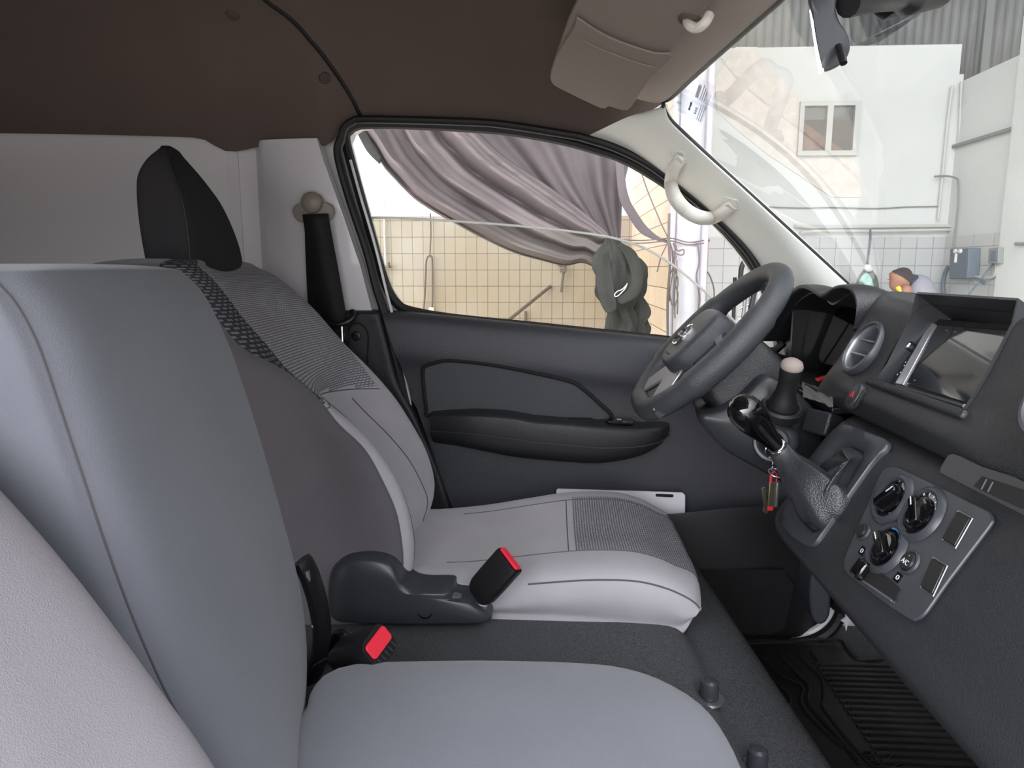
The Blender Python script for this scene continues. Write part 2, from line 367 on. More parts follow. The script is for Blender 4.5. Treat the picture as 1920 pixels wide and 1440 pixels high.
# side wall plate with the window hole
outer = [W(-2.0, 1.66, -.9), W(1.05, 1.66, -.9), W(1.05, 1.66, -.35), W(.72, 1.66, -.07), W(.60, 1.66, -.02), W(.40, 1.66, .16), W(.22, 1.66, .33), W(.10, 1.66, .40), W(-.2, 1.66, .45), W(-2.0, 1.66, .45)]
bm = bmesh.new()
def loopv(P):
    vs_ = [bm.verts.new(p) for p in P]; return [bm.edges.new((vs_[i], vs_[(i+1) % len(vs_)])) for i in range(len(vs_))]
es = loopv(outer) + loopv(opening)
bmesh.ops.triangle_fill(bm, use_beauty=True, use_dissolve=False, edges=es)
r = bmesh.ops.extrude_face_region(bm, geom=list(bm.faces))
for v in [g for g in r['geom'] if isinstance(g, bmesh.types.BMVert)]: v.co.y += .06
bmesh.ops.recalc_face_normals(bm, faces=bm.faces)
me = bpy.data.meshes.new('wall_left'); bm.to_mesh(me); bm.free(); me.materials.append(M['paint'])
wl = bpy.data.objects.new('wall_left', me); link(wl); tag(wl, kind='structure')
HE = [at(x, y, 1.635) for x, y in [(-560,247),(0,250),(200,253),(360,258),(385,263),(402,273),(422,283),(455,283),(480,276),(560,274),(618,272),(700,272)]]
def head_edge_z(x):
    for a_, b_ in zip(HE, HE[1:]):
        if x <= b_.x: return a_.z+(b_.z-a_.z)*max(0, (x-a_.x)/(b_.x-a_.x))
    return HE[-1].z
# cargo side panel, ribs and B pillar: one pressed surface
def colY(px): return px
cols = [(-300,1.70),(0,1.70),(400,1.70),(424,1.695),(430,1.66),(452,1.655),(457,1.675),(484,1.672),(492,1.63),(500,1.615),(540,1.612),(590,1.612)]
rows = []
for py in (200, 300, 400, 500, 600, 700, 820, 1000, 1160):
    rr = [at(px + (0), 400, y) for px, y in cols]
    z = at(590, py, 1.612).z
    row = [Vector((p.x, p.y, z if py > 300 else min(z, head_edge_z(p.x)+(.012 if py == 200 else -.004)))) for p in rr]
    ex = {200: 592, 300: 606, 400: 642, 500: 676, 600: 702, 700: 730, 820: 762, 1000: 800, 1160: 840}[py]
    e = at(ex, py, 1.612); f = at(ex+6, py, 1.64)
    row[-1].x = min(row[-1].x, e.x-.02)
    zt_ = row[-1].z; row += [Vector((e.x, 1.612, zt_)), Vector((f.x, 1.65, zt_))]
    rows.append(row)
bp = grid('wall_left', [resample(r, 1) if False else r for r in rows], M['paint'], None, smooth=40); tag(bp, kind='structure')
# rear and near side walls, floor of the van
o = MB().box(W(-2.0, .83, -.2), .04, 1.8, 1.5).build('wall_rear', M['paint'], smooth=0); tag(o, kind='structure')
o = MB().box(W(-1.49, -.02, -.2), 1.02, .04, 1.5).build('wall_right', M['paint'], smooth=0); tag(o, kind='structure')
o = MB().box(W(-.45, .83, -.88), 3.1, 1.74, .04).build('floor', M['felt'], smooth=0); tag(o, kind='structure')
o = MB().prism([W(.78, 0, -.86), W(1.02, 0, -.86), W(1.02, 0, -.08), W(.98, 0, -.08), W(.98, 0, -.5)], (0, 1.66, 0)).build('wall_front', M['void'], smooth=0); tag(o, kind='structure')
# painted sill line of the door opening, with its rubber
P = cr([at(1340,1199,1.60), at(1420,1197,1.60), at(1490,1193,1.60), at(1530,1180,1.60), at(1556,1155,1.60), at(1570,1120,1.60), at(1574,1080,1.60)], 6)
o = MB().tube(P, .009, 8).build('trim_1', M['paint']); tag(o, kind='structure')
P = cr([W(.30,1.585,-.885), at(1420,1209,1.585), at(1500,1206,1.585), at(1545,1190,1.585), at(1572,1160,1.585), at(1584,1110,1.585)], 6)
o = MB().tube(P, .014, 8).build('trim_2', M['rub']); tag(o, kind='structure')
# headliner
edge_px = [(-560,247),(0,250),(200,253),(360,258),(385,263),(402,273),(422,283),(455,283),(480,276),(560,274),(618,272),(634,245),(655,226),(690,217),(780,219),(880,222),(960,229),(1050,243),(1125,260),(1160,243),(1200,220),(1245,193)]
edge = cr([at(x, y, 1.635) for x, y in edge_px], 4)
edge = resample(edge, 90)
def roofz(x):
    T = [(-2.2,.56),(-.5,.56),(-.3,.545),(-.15,.51),(-.05,.465),(.05,.42),(.12,.388),(.20,.355),(.30,.342)]
    for (a, p), (b, q) in zip(T, T[1:]):
        if x <= b:
            t = max(0, (x-a)/(b-a)); return p+(q-p)*t
    return .34
def headrow(e):
    x, ze = e.x, e.z-ZC; H = max(ze+.035, roofz(x)); row = []
    for y, k in ((1.635,0),(1.615,.10),(1.58,.33),(1.52,.60),(1.43,.82),(1.30,.95),(1.10,1.0),(.83,1.01),(.5,1.0),(.3,.92),(.12,.6),(.04,.3),(.0,.1),(-.02,0)):
        fx = x
        if x > .05 and y < 1.5: fx = x + (x-.05)*.55*min(1, (1.5-y)/.6)
        row.append(W(fx, y, ze+(H-ze)*k if y > .8 else .31+(H-.31)*k))
    return row
HG = [cr(headrow(e), 5) for e in edge]
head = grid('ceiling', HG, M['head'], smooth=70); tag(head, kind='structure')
hb = BVHTree.FromPolygons([v.co for v in head.data.vertices], [tuple(p.vertices) for p in head.data.polygons])
def on_head(px, py, off=.0):
    d = ray(px, py).normalized(); h = hb.ray_cast(W(0, 0, 0), d); return (h[0]-d*off, h[1]) if h[0] else (at(px, py, 1.5), Vector((0, -1, 0)))
# header strip above the windshield
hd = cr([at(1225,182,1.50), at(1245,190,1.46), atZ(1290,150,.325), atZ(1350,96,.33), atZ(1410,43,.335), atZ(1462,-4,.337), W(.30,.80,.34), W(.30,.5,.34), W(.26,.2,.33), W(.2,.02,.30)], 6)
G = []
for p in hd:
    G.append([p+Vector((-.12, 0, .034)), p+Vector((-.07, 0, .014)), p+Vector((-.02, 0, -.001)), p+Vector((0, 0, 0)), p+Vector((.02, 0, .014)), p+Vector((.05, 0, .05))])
o = grid('trim_3', surf(G, 1, 3), M['head_lit'], smooth=70); tag(o, kind='structure')
o = MB().tube([p+Vector((.006, 0, .004)) for p in hd], .006, 8).build('trim_4', M['black']); tag(o, kind='structure')
# outer roof skin keeps daylight off the cab
G = [[W(x, y, z+roofz(x)-.45) for y, z in ((1.72,.38),(1.70,.50),(1.5,.57),(.83,.60),(.1,.57),(-.06,.50),(-.06,.42))] for x in (-2.02,-1.5,-.8,-.5,-.15,.0,.12,.24)]
o = grid('ceiling', surf(G, 2, 3), M['paint'], smooth=70); tag(o, kind='structure')
# fine groove round the rear roof panel
P = [on_head(x, y, .001)[0] for x, y in ((470,-30),(500,2),(530,24),(556,46),(582,76),(604,102),(626,132),(645,160),(660,185),(670,205),(676,217))]
o = MB().tube(cr(P, 5), .0045, 8).build('trim_5', M['black']); tag(o, kind='structure')
for x, y in ((436,28),(609,146)):
    p, n = on_head(x, y); n = n if n.dot(W(0, 0, 0)-p) > 0 else -n
    F = Fr(p, n.orthogonal(), n.cross(n.orthogonal()))
    c = MB().lathe([(.0, .0055), (.006, .0055), (.0105, .004), (.0125, .001), (.013, -.002)], F, 28)
    o = c.build('trim_clip', M['headr'])
    tag(o, 'round grey headliner clip ' + ('nearer the top edge, farther from the door window' if x < 500 else 'just behind the upper corner of the door window'), 'clip', 'round clips holding the rear headliner')
    MB().ring([(.004,.006),(.0048,.0068),(.0056,.006)], F, 20).build('clip_ring', M['headr'], o)
# ---- A pillar trim
Lp = [(1095,258,1.625),(1130,266,1.62),(1180,288,1.62),(1250,338,1.62),(1330,404,1.62),(1400,474,1.62),(1440,540,1.62),(1470,610,1.62),(1490,680,1.62)]
Rp = [(1236,200,1.50),(1246,200,1.475),(1258,228,1.47),(1310,278,1.475),(1390,350,1.48),(1470,424,1.49),(1540,488,1.50),(1592,537,1.51),(1660,600,1.53)]
G = []
for (a, b, c), (d, e, f) in zip(Lp, Rp):
    l, r = at(a, b, c), at(d, e, f); m1 = l.lerp(r, .2); m2 = l.lerp(r, .6)
    m1.y -= .012; m2.y -= .032
    G.append([l+Vector((-.008, .03, 0)), l, m1, m2, r+Vector((-.004, -.006, -.004)), r, r+Vector((.01, .03, .01))])
AP = surf(G, 6, 5)
o = grid('trim_6', AP, M['pillar'], smooth=70); tag(o, kind='structure')
ab = BVHTree.FromPolygons([v.co for v in o.data.vertices], [tuple(p.vertices) for p in o.data.polygons])
def on_pillar(px, py):
    d = ray(px, py).normalized(); h = ab.ray_cast(W(0, 0, 0), d); return (h[0], h[1]) if h[0] else (at(px, py, 1.52), Vector((0, -1, 0)))
o = MB().tube(cr([at(x, y, z) for x, y, z in [(1243,191,1.47),(1246,206,1.472),(1258,226,1.472),(1285,252,1.475),(1330,294,1.478),(1392,351,1.482),(1472,424,1.492),(1542,488,1.502),(1600,542,1.515)]], 6), .0042, 8).build('trim_7', M['black']); tag(o, kind='structure')
# outer sheet that closes the pillar between trim and plate
# ---- windshield
top = [W(.20, 1.56, .30), at(1245,192,1.475)+Vector((.006, 0, .006)), atZ(1300,141,.335), atZ(1400,52,.345), W(.315,.83,.352), W(.29,.3,.35), W(.24,.06,.33)]
bot = [W(.66, 1.60, -.07), W(.70, 1.52, -.09), W(.80, 1.30, -.11), W(.86, 1.1, -.12), W(.90, .83, -.12), W(.84, .3, -.11), W(.74, .02, -.09)]
G = [[a.lerp(b, t)+Vector((math.sin(math.pi*t)*.02, 0, math.sin(math.pi*t)*.02)) for a, b in zip(top, bot)] for t in (0, .25, .5, .75, 1)]
ws = grid('window_1', surf(G, 4, 4), M['wind'], smooth=179); tag(ws, kind='structure')
wb = BVHTree.FromPolygons([v.co for v in ws.data.vertices], [tuple(p.vertices) for p in ws.data.polygons])
def on_ws(px, py, off=.002):
    d = ray(px, py).normalized(); h = wb.ray_cast(W(0, 0, 0), d)
    if not h[0]:
        Fw = Fr(top[1], top[3]-top[1], bot[2]-top[1]); return Fw.px(px, py)-d*off
    return h[0]-d*off
# dotted sun band patch at the mirror
P = [on_ws(x, y, -.0015) for x, y in ((1585,-40),(1590,20),(1594,70),(1605,84),(1625,86),(1650,78),(1690,52),(1730,24),(1775,2),(1840,-40))]
o = MB().add(P, [tuple(range(len(P)))]).build('dot_matrix_band', glassmat('sun_band_dots', (.42,.45,.47,1)), ws, smooth=0, fix=False)
# ---- windshield labels (seen from behind)
sp = [on_ws(x, y) for x, y in ((1252,196),(1297,136),(1350,172),(1304,224))]
cen = sum(sp, Vector())/4; F = Fr(cen, sp[3]-sp[0], sp[1]-sp[0])
Wd, Hd = (sp[3]-sp[0]).length/2, (sp[1]-sp[0]).length/2
clear = glassmat('clear_label', (.92,.96,1,1), 1.2, 0, .25)
st = MB().add(rrect(F, -Wd, Wd, -Hd, -.002, .003), [tuple(range(24))]).build('window_sticker', clear, smooth=0, fix=False)
tag(st, 'translucent printed label in the windshield corner, lower of the two, with mirrored lettering', 'sticker', 'labels in the windshield corner')
st2 = MB().add(rrect(F, -Wd*.9, Wd, 0, Hd, .003), [tuple(range(24))]).build('window_sticker', clear, smooth=0, fix=False)
tag(st2, 'translucent printed label with a small red mark, upper in the windshield corner', 'sticker', 'labels in the windshield corner')
text('printing', 'NISSAN V 800', .0058, F, .000, -Hd*.42, M['ink'], st, rot=math.pi/2*0+math.radians(90), flipx=True)
text('printing', 'CE  11  33', .0062, F, Wd*.42, -Hd*.5, M['ink'], st, rot=math.radians(90), flipx=True)
for k in range(3):
    b_ = MB().fbox(F, Wd*.62+k*.004, Wd*.62+k*.004+.0008, -Hd*.9, -Hd*.1, .0003, .0006).build('printing', M['ink'], st, smooth=0)
MB().ring([(.0035,.0003),(.0035,.0009),(.0040,.0009),(.0040,.0003)], Fr(F(-Wd*.75, -Hd*.55), F.r, F.u), 20).build('emblem', M['ink'], st)
MB().fbox(F, -Wd*.62, -Wd*.3, Hd*.80, Hd*.93, .0003, .0007).build('red_mark', M['redp'], st2, smooth=0)
MB().fbox(F, Wd*.10, Wd*.30, Hd*.12, Hd*.72, .0003, .0006).build('blank_field', M['print'], st2, smooth=0)
for k in range(3): MB().fbox(F, Wd*.42+k*.004, Wd*.42+k*.004+.0009, Hd*.1, Hd*(.8-.1*k), .0003, .0006).build('printing', M['ink'], st2, smooth=0)

# ================================================================== DRIVER'S DOOR
door = empty('door_1', W(0, 1.62, -.5), kind='structure')
D_out = [(716,586),(760,588),(850,597),(1000,612),(1120,626),(1240,638),(1450,662),(1500,680),(1500,800),(1500,960),(1520,1100),(1540,1192),(1340,1199),(1000,1199),(860,1180),(832,1060),(826,960),(800,860),(768,760),(735,660)]
def doorrow(t):                                          # z levels: rows from the top edge down
    return t
topl = resample([at(x, y, 1.60) for x, y in D_out[:8]], 30)
z0 = -.885
G = []
for p in topl:
    s = (p.x-topl[0].x)/(topl[-1].x-topl[0].x)
    xr = p.x
    # the rear edge of the door leans forward going down
    def xx(z): 
        k = (p.z-ZC-z); lean = .335*k
        return p.x + lean*(1-s)*1.0
    zz = p.z-ZC
    G.append([W(p.x, 1.66, zz-.004), W(p.x, 1.625, zz+.004), W(p.x, 1.603, zz-.004), W(xx(zz-.03), 1.592, zz-.03), W(xx(zz-.09), 1.588, zz-.09), W(xx(zz-.14), 1.600, zz-.14),
              W(xx(zz-.25), 1.604, zz-.25), W(xx(-.48), 1.604, -.48), W(xx(-.62), 1.604, -.62), W(xx(-.885), 1.604, -.885)])
dg = grid('door_card', surf(G, 1, 5), M['door'], door, smooth=60)
# upper insert with its shadow groove
FD = Fr(W(0, 1.60, 0), (1, 0, 0), (0, 0, 1))
ins_px = [(793,700),(796,688),(815,681),(841,676),(906,682),(960,691),(1009,701),(1050,710),(1078,719),(1095,731),(1120,753),(1147,783),(1100,790),(900,784),(806,780),(800,768),(795,730)]
P = cr([at(x, y, 1.590) for x, y in ins_px], 4, True)
MB().prism(P, (0, .014, 0)).build('door_insert', mat('ribbed_insert', sRGB(66, 68, 73), .45, bump=(900, .0008, 'vor')), door, bevel=.002)
MB().tube(P, .0045, 8, closed=True).build('insert_groove', M['void'], door)
# armrest and grab tray
def armsec(x, zt, zb, yin):
    return [W(x, 1.605, zt+.004), W(x, yin+.03, zt+.004), W(x, yin+.006, zt), W(x, yin, zt-.012), W(x, yin+.002, (zt+zb)/2), W(x, yin+.010, zb+.016), W(x, min(1.60, yin+.035), zb), W(x, 1.606, zb-.006)]
tp = [(806,778),(880,778),(950,782),(1000,791),(1060,796),(1130,803),(1200,806),(1240,803),(1256,798)]
bt = [(812,832),(880,846),(950,860),(1000,866),(1060,871),(1130,874),(1200,862),(1240,842),(1262,816)]
yi = [1.565,1.538,1.532,1.53,1.53,1.53,1.535,1.550,1.585]
G = []
for (a, b), (c, d), y in zip(tp, bt, yi):
    p, q = at(a, b, y), at(c, d, y+.01); G.append(armsec(p.x, p.z-ZC, min(q.z-ZC, p.z-ZC-.02), y))
arm = grid('armrest', surf(G, 5, 4), M['plas'], door, smooth=60)
arm['label'] = 'moulded armrest with pull tray'
AG = surf(G, 5, 4)
MB().tube([AG[i][15]+Vector((0, -.0012, -.008)) for i in range(len(AG))], .0014, 6).build('armrest_seam', M['panel'], arm)
# tray recess and window switch
Fz = Fr(W(0, 0, at(1050, 795, 1.56).z-ZC+.005), (1, 0, 0), (0, 1, 0))
def armtop(x0, x1, ya, yb, z, m, name, h=.004, par=arm):
    return MB().prism([W(x0, ya, z), W(x1, ya, z-.0), W(x1, yb, z), W(x0, yb, z)], (0, 0, h)).build(name, m, par, bevel=.0015)
zA = at(1050, 787, 1.575).z-ZC
armtop(-.055, .095, 1.565, 1.596, zA-.004, M['void'], 'pull_recess', .0065)
sx = at(1165, 794, 1.57)
sw = MB().fbox(Fr(W(sx.x, 1.572, sx.z-ZC+.004), (1, 0, -.03), (0, 1, 0)), -.032, .026, -.017, .013, -.004, .004).build('window_switch', M['gloss'], arm, bevel=.002)
sw['label'] = 'glossy black window switch'
MB().fbox(Fr(W(sx.x, 1.572, sx.z-ZC+.008), (1, 0, -.03), (0, 1, 0)), -.010, .000, .002, .007, 0, .0006).build('switch_mark', M['print'], sw, smooth=0)
# map pocket along the bottom
pl = [(840,968),(960,964),(1100,962),(1236,966),(1300,962),(1360,956),(1420,952),(1475,948),(1520,944),(1560,940)]
yy = [1.575,1.55,1.53,1.52,1.52,1.522,1.53,1.545,1.56,1.60]
G = []
for (a, b), y in zip(pl, yy):
    p = at(a, b, y); G.append([W(p.x, y+.008, -.60), W(p.x, y+.008, p.z-ZC-.01), W(p.x, y+.004, p.z-ZC), W(p.x, y, p.z-ZC-.004), W(p.x, y, -.60), W(p.x, y+.004, -.72), W(p.x, y+.02, -.83), W(p.x, 1.60, -.87)])
grid('map_pocket', surf(G, 4, 3), mat('black_pocket_plastic', sRGB(30, 30, 32), .55, bump=(450, .0005, 'vor')), door, smooth=50)
MB().prism([W(x, 1.524, z) for x, z in ((.235,-.66),(.52,-.66),(.545,-.70),(.53,-.80),(.50,-.815),(.31,-.815),(.26,-.74))], (0, -.004, 0)).build('speaker_grille', mat('fine_black_mesh', sRGB(34, 34, 36), .5, bump=(700, .003, 'vor')), door, bevel=.002)
# window frame rubber and outer weather strip
fr = cr([at(x, y, 1.64) for x, y in opening_px], 3, True)
MB().tube(fr, .011, 8, closed=True, flat=1).build('window_seal', M['rub'], door)
for pts, rr, y in (([(640,258),(634,290),(655,370),(688,470),(706,540),(722,592),(742,672),(766,768)], .0105, 1.615), ([(1085,256),(1150,276),(1210,305),(1262,342),(1335,402),(1400,470),(1436,530)], .009, 1.61), ([(640,258),(646,240),(660,229),(690,224),(880,229),(960,236),(1085,256)], .009, 1.618)):
    MB().tube(cr([at(a, b, y) for a, b in pts], 6), rr, 10).build('weather_strip', M['rub'], door)
MB().tube(cr([at(a, b, 1.612) for a, b in ((657,300),(675,365),(703,460),(724,545),(738,600),(748,655),(764,728),(772,775))], 6), .0032, 6).build('painted_frame_edge', M['paint'], door)
# lowered side glass
gp = [(694,470),(694,425),(699,412),(712,408),(860,415),(1000,426),(1080,435),(1150,446),(1210,466),(1262,497),(1300,528),(1340,563),(1385,612),(1425,660)]
P = [at(x, y, 1.672) for x, y in gp]
P2 = cr(P, 4) + [W(.5, 1.672, -.35), W(-.36, 1.672, -.35)]
gl = MB().prism(P2, (0, .004, 0)).build('window_2', M['glass'], None, smooth=0); tag(gl, kind='structure')
MB().tube(cr(P, 4)[4:], .0028, 6).build('glass_edge', mat('glass_edge', sRGB(236, 238, 230), .4), gl)
# ---- black lower trim of the B pillar
G = []
for py, xa, xb in ((586,596,716),(610,600,724),(660,612,737),(720,640,752),(790,690,790),(880,720,828),(960,740,852),(1060,760,866),(1160,780,880)):
    a, b = at(xa, py, 1.598), at(xb-6, py, 1.598); m = a.lerp(b, .75); G.append([a+Vector((0, .02, 0)), a, m, b+Vector((-.004, .002, 0)), b+Vector((.004, .03, 0))])
G.insert(0, [p+Vector((0, .03, .006)) for p in G[0]])
o = grid('trim_8', surf(G, 3, 4), M['plas'], smooth=50); tag(o, kind='structure')
FB = Fr(W(0, 1.593, 0), (1, 0, 0), (0, 0, 1))
q = cr([at(x, y, 1.592) for x, y in ((653,690),(653,640),(655,615),(668,606),(682,612),(690,630),(688,680),(686,720))], 4)
MB().tube(q, .0015, 6).build('cover_seam', M['void'], o)
fx, fy = FB.loc(668, 630)
MB().lathe([(.011,0),(.011,.003),(.008,.005),(.0045,.005),(.004,.002),(0,.002)], Fr(FB(fx, fy), (1,0,0), (0,0,1)), 24).build('screw_cap', M['black'], o)
# ================================================================== SEATS
def poly(P, Y): return [at(x, y, Y) for x, y in P]
# ---- driver's seat
ds = empty('driver_seat', W(-.05, 1.28, -.60), 'grey fabric driver seat with woven inserts and tall black headrest, by the far door', 'car seat')
S1 = poly([(262,470),(285,490),(320,512),(352,532),(384,568),(403,592),(430,627),(472,669),(528,693),(583,731),(618,780),(690,850),(720,909),(744,965),(756,1040),(752,1100),(745,1150)], 1.07)
S2 = poly([(300,478),(345,487),(382,504),(417,544),(458,599),(505,652),(558,715),(612,752),(664,796),(716,852),(754,915),(772,975),(778,1030),(770,1090),(760,1140)], 1.11)
S4 = poly([(430,488),(480,505),(540,545),(592,592),(634,652),(645,697),(650,735),(700,790),(736,823),(771,868),(797,920),(802,945),(782,1010),(770,1060)], 1.38)
S5 = poly([(458,490),(480,500),(493,506),(528,523),(580,572),(618,613),(646,645),(700,700),(752,765),(786,820),(807,861),(815,902),(813,927),(800,971),(782,1009),(775,1050)], 1.46)
G = []
for z in (-.64,-.58,-.52,-.47,-.43,-.38,-.33,-.28,-.24,-.20,-.16,-.12,-.08,-.045,-.015,.004):
    a, b, d, e = lz(S1, z), lz(S2, z), lz(S4, z), lz(S5, z)
    c = b.lerp(d, .5); c.x = min(b.x, d.x) - (.012 if z < -.2 else .004)
    th = .20 if z < -.16 else .20-.09*(z+.16)/.16
    rn = Vector((a.x-th, 1.065, a.z)); rf = Vector((e.x-th, 1.47, e.z)); rm = Vector(((rn.x+rf.x)/2-.015, 1.27, a.z)); sf = Vector((e.x-.04, 1.49, e.z))
    G.append([rn, Vector((a.x-.05, 1.055, a.z)), a, b, c, d, e, sf, rf, rm])
ct = [p.copy() for p in G[-1]]; m = sum(ct, Vector())/len(ct)
G.append([m.lerp(p, .86)+Vector((0, 0, .008)) for p in ct]); G.append([m.lerp(p, .5)+Vector((0, 0, .014)) for p in ct]); G.append([m.lerp(p, .1)+Vector((0, 0, .015)) for p in ct])
NU, NV = 5, 8
SB = surf(G, NU, NV, cv=True)
jS1, jS2, jC, jFV, jFC = 2*NV, 3*NV, 4*NV, 5*NV, 6*NV
def bz(j): return -.215 - .035*max(0, (j-jS2))/(jFC-jS2)
def ins(i, j): return jS1 <= j < jFC-2 and (SB[i][j].z-ZC) > bz(j)
zchk = lambda i, j: ins(i, j) and j < jS2
grid('backrest', SB, M['fab'], ds, cv=True, mask=lambda i, j: not ins(i, j) and j >= jS1, smooth=75)
sp_ = grid('backrest_side', SB, M['fab_side'], ds, cv=True, mask=lambda i, j: j < jS1, smooth=75); sp_['label'] = 'darker near side panel of the backrest'
wv = grid('backrest_insert', SB, M['woven'], ds, cv=True, mask=lambda i, j: ins(i, j) and j >= jS2, smooth=75); wv['label'] = 'light grey woven backrest insert'
ck = grid('backrest_insert', SB, M['check'], ds, cv=True, mask=zchk, smooth=75); ck['label'] = 'checked strip along the near shoulder'
# seams
def seam(pts, parent, r=.0016, m='stitch'): return MB().tube(pts, r, 6).build('seam', M[m], parent)
rows_ = [i for i in range(len(SB)) if -.62 < SB[i][0].z-ZC < -.13]
seam([SB[i][jS1] for i in rows_], ds)
seam([SB[i][jS2+1] for i in rows_ if SB[i][0].z-ZC < -.2], ds)
seam([SB[i][jFV] for i in rows_ if SB[i][0].z-ZC < -.25], ds)
ib = min(range(len(SB)), key=lambda i: abs(SB[i][0].z-ZC+.235))
def colz(j, z):
    for i in range(len(SB)-1):
        a, b = SB[i][j], SB[i+1][j]
        if a.z-ZC <= z <= b.z-ZC: return a.lerp(b, (z+ZC-a.z)/max(1e-6, b.z-a.z))
    return SB[0][j]
seam([colz(j, bz(j)) for j in range(jS1, jFC-1)], ds, .0012)
# headrest, one with the seat back
HL = poly([(276,500),(266,450),(259,400),(255,350),(256,318),(264,300)], 1.15)
HS = poly([(364,500),(361,460),(356,415),(346,370),(335,335),(318,305)], 1.15)
HR = poly([(461,505),(455,470),(445,440),(429,402),(406,362),(380,331),(350,306),(322,292)], 1.39)
G = []
for z in (-.03, .0, .04, .08, .12, .15, .175, .195):
    l, s_, r_ = lz(HL, z), lz(HS, z), lz(HR, z)
    k = {.12: .99, 0.15: .955, .175: .88, .195: .74}.get(z, 1)
    yc = 1.27; n_, f_ = yc-.13*k, yc+.13*k
    G.append([Vector((l.x, n_+.01, l.z)), Vector(((l.x+s_.x)/2, n_, l.z)), Vector((s_.x, n_+.012, l.z)), Vector(((s_.x+r_.x)/2+.012, yc, l.z)), Vector((r_.x, f_-.02, l.z)), Vector((r_.x-.014 if z > .13 else r_.x-.04, f_, l.z)), Vector((min(l.x+.01, r_.x-.028), f_-.02, l.z)), Vector((min(l.x-.006, r_.x-.002), yc, l.z))])
ct = G[-1]; m = sum(ct, Vector())/len(ct)
G.append([m.lerp(p, .7)+Vector((0, 0, .009)) for p in ct]); G.append([m.lerp(p, .05)+Vector((0, 0, .014)) for p in ct])
HGm = surf(G, 5, 8, cv=True)
hr = grid('headrest', HGm, M['fab_dark'], ds, cv=True, smooth=75); hr['label'] = 'black headrest grown out of the backrest'
seam([HGm[i][2*8-1] for i in range(0, 36)], hr, .0010, 'black')
# cushion
def lx(P, x):
    P = sorted(P, key=lambda p: p.x)
    if x <= P[0].x: a, b = P[0], P[1]
    elif x >= P[-1].x: a, b = P[-2], P[-1]
    else:
        for a, b in zip(P, P[1:]):
            if a.x <= x <= b.x: break
    t = (x-a.x)/max(1e-6, b.x-a.x); return a.lerp(b, max(-.5, min(1.5, t)))
zc_ = lambda x, y, Yy: at(x, y, Yy).z-ZC
XS = [-.34,-.24,-.14,-.05,.02,.08,.14,.185,.215]
zn = lambda x: -.500+.022*min(1, max(0, (x+.14)/.2)) - (0 if x < .12 else (x-.12)**2*2.6)
zf = lambda x: -.507+.045*min(1, max(0, (x+.2)/.25)) - (0 if x < .12 else (x-.12)**2*3.0)
G = []
for x in XS:
    n_, f_ = zn(x), zf(x); c_ = (n_+f_)/2-.012; bx = min(x, .205)
    nb = -.556 - (0 if x < .05 else min(.012, (x-.05)*.1))
    G.append([W(x, 1.10, nb-.02), W(x, 1.085, nb), W(x, 1.075, n_-.045), W(x, 1.088, n_-.012), W(x, 1.125, n_), W(x, 1.19, c_+.004), W(x, 1.28, c_), W(x, 1.37, (c_+f_)/2), W(x, 1.435, f_), W(x, 1.47, f_-.012), W(x, 1.485, f_-.05), W(x, 1.47, nb), W(x, 1.28, nb-.02)])
last = G[-1]
def front(dx, dz, sq, lo):
    R_ = []
    for k, p in enumerate(last):
        q = p.copy(); yc = 1.28; bow = .022*(1-((p.y-yc)/.2)**2)
        q.x = .215+dx+bow*min(1, dx/.02); q.y = yc+(p.y-yc)*sq
        q.z = max(p.z+dz, ZC-.566+dx*.9) if k not in (0, 1, 11, 12) else ZC-.567+dx*.9
        R_.append(q)
    return R_
G.append(front(.018, -.014, .985, -.582)); G.append(front(.027, -.034, .97, -.58)); G.append(front(.028, -.058, .96, -.578))
e_ = [q.copy() for q in G[-1]]; mc = sum(e_, Vector())/len(e_); G.append([mc.lerp(q, .7)+Vector((-.004, 0, 0)) for q in e_]); G.append([mc.lerp(q, .1)+Vector((-.006, 0, 0)) for q in e_])
CU = surf(G, 5, 6, cv=True)
def cin(i, j): return 4.6*6 <= j < 7.6*6 and CU[i][j].x > .035 and i < 5*10.2
grid('cushion', CU, M['fab'], ds, cv=True, mask=lambda i, j: not cin(i, j), smooth=75)
wv2 = grid('cushion_insert', CU, M['woven'], ds, cv=True, mask=cin, smooth=75); wv2['label'] = 'light grey woven cushion front insert'
seam([CU[i][17] for i in range(16, 52)], ds)
seam([CU[i][28] for i in range(8, 50)], ds, .0012); seam([CU[i][45] for i in range(8, 50)], ds, .0012)
seam([CU[min(range(45), key=lambda i: abs(CU[i][j].x-.035))][j] for j in range(28, 46)], ds, .001)
# recliner cover with its screw
rc = [(616,1105),(621,1072),(633,1054),(652,1042),(675,1038),(700,1038),(722,1043),(738,1054),(748,1070),(757,1086),(775,1099),(800,1103),(845,1104),(850,1118),(882,1122),(905,1135),(920,1150),(916,1163),(860,1165),(760,1166),(660,1163),(628,1158),(617,1140)]
P = cr([at(x, y, 1.045) for x, y in rc], 3, True)
c_ = sum(P, Vector())/len(P)
mb = MB(); P0 = P; P1 = [p+(c_-p)*.06+Vector((0, -.014, 0)) for p in P]; P2_ = [p+(c_-p)*.13+Vector((0, -.018, 0)) for p in P]
G = [[p+Vector((0, .05, 0)) for p in P], P0, [p+(c_-p)*.02+Vector((0, -.008, 0)) for p in P], P1, P2_, [p+(c_-p)*.6+Vector((0, -.020, 0)) for p in P]]
rcv = grid('recliner_cover', G, M['panel'], ds, cv=True, caps=True, smooth=60); rcv['label'] = 'dark grey plastic hinge cover'
q = at(797, 1147, 1.027); F = Fr(q, (1, 0, 0), (0, 0, 1))
MB().lathe([(.0115,-.004),(.0115,.0015),(.0095,.001),(.008,-.001),(.005,-.001),(.004,.0008),(0,.0012)], F, 24).build('screw', M['gloss'], rcv)
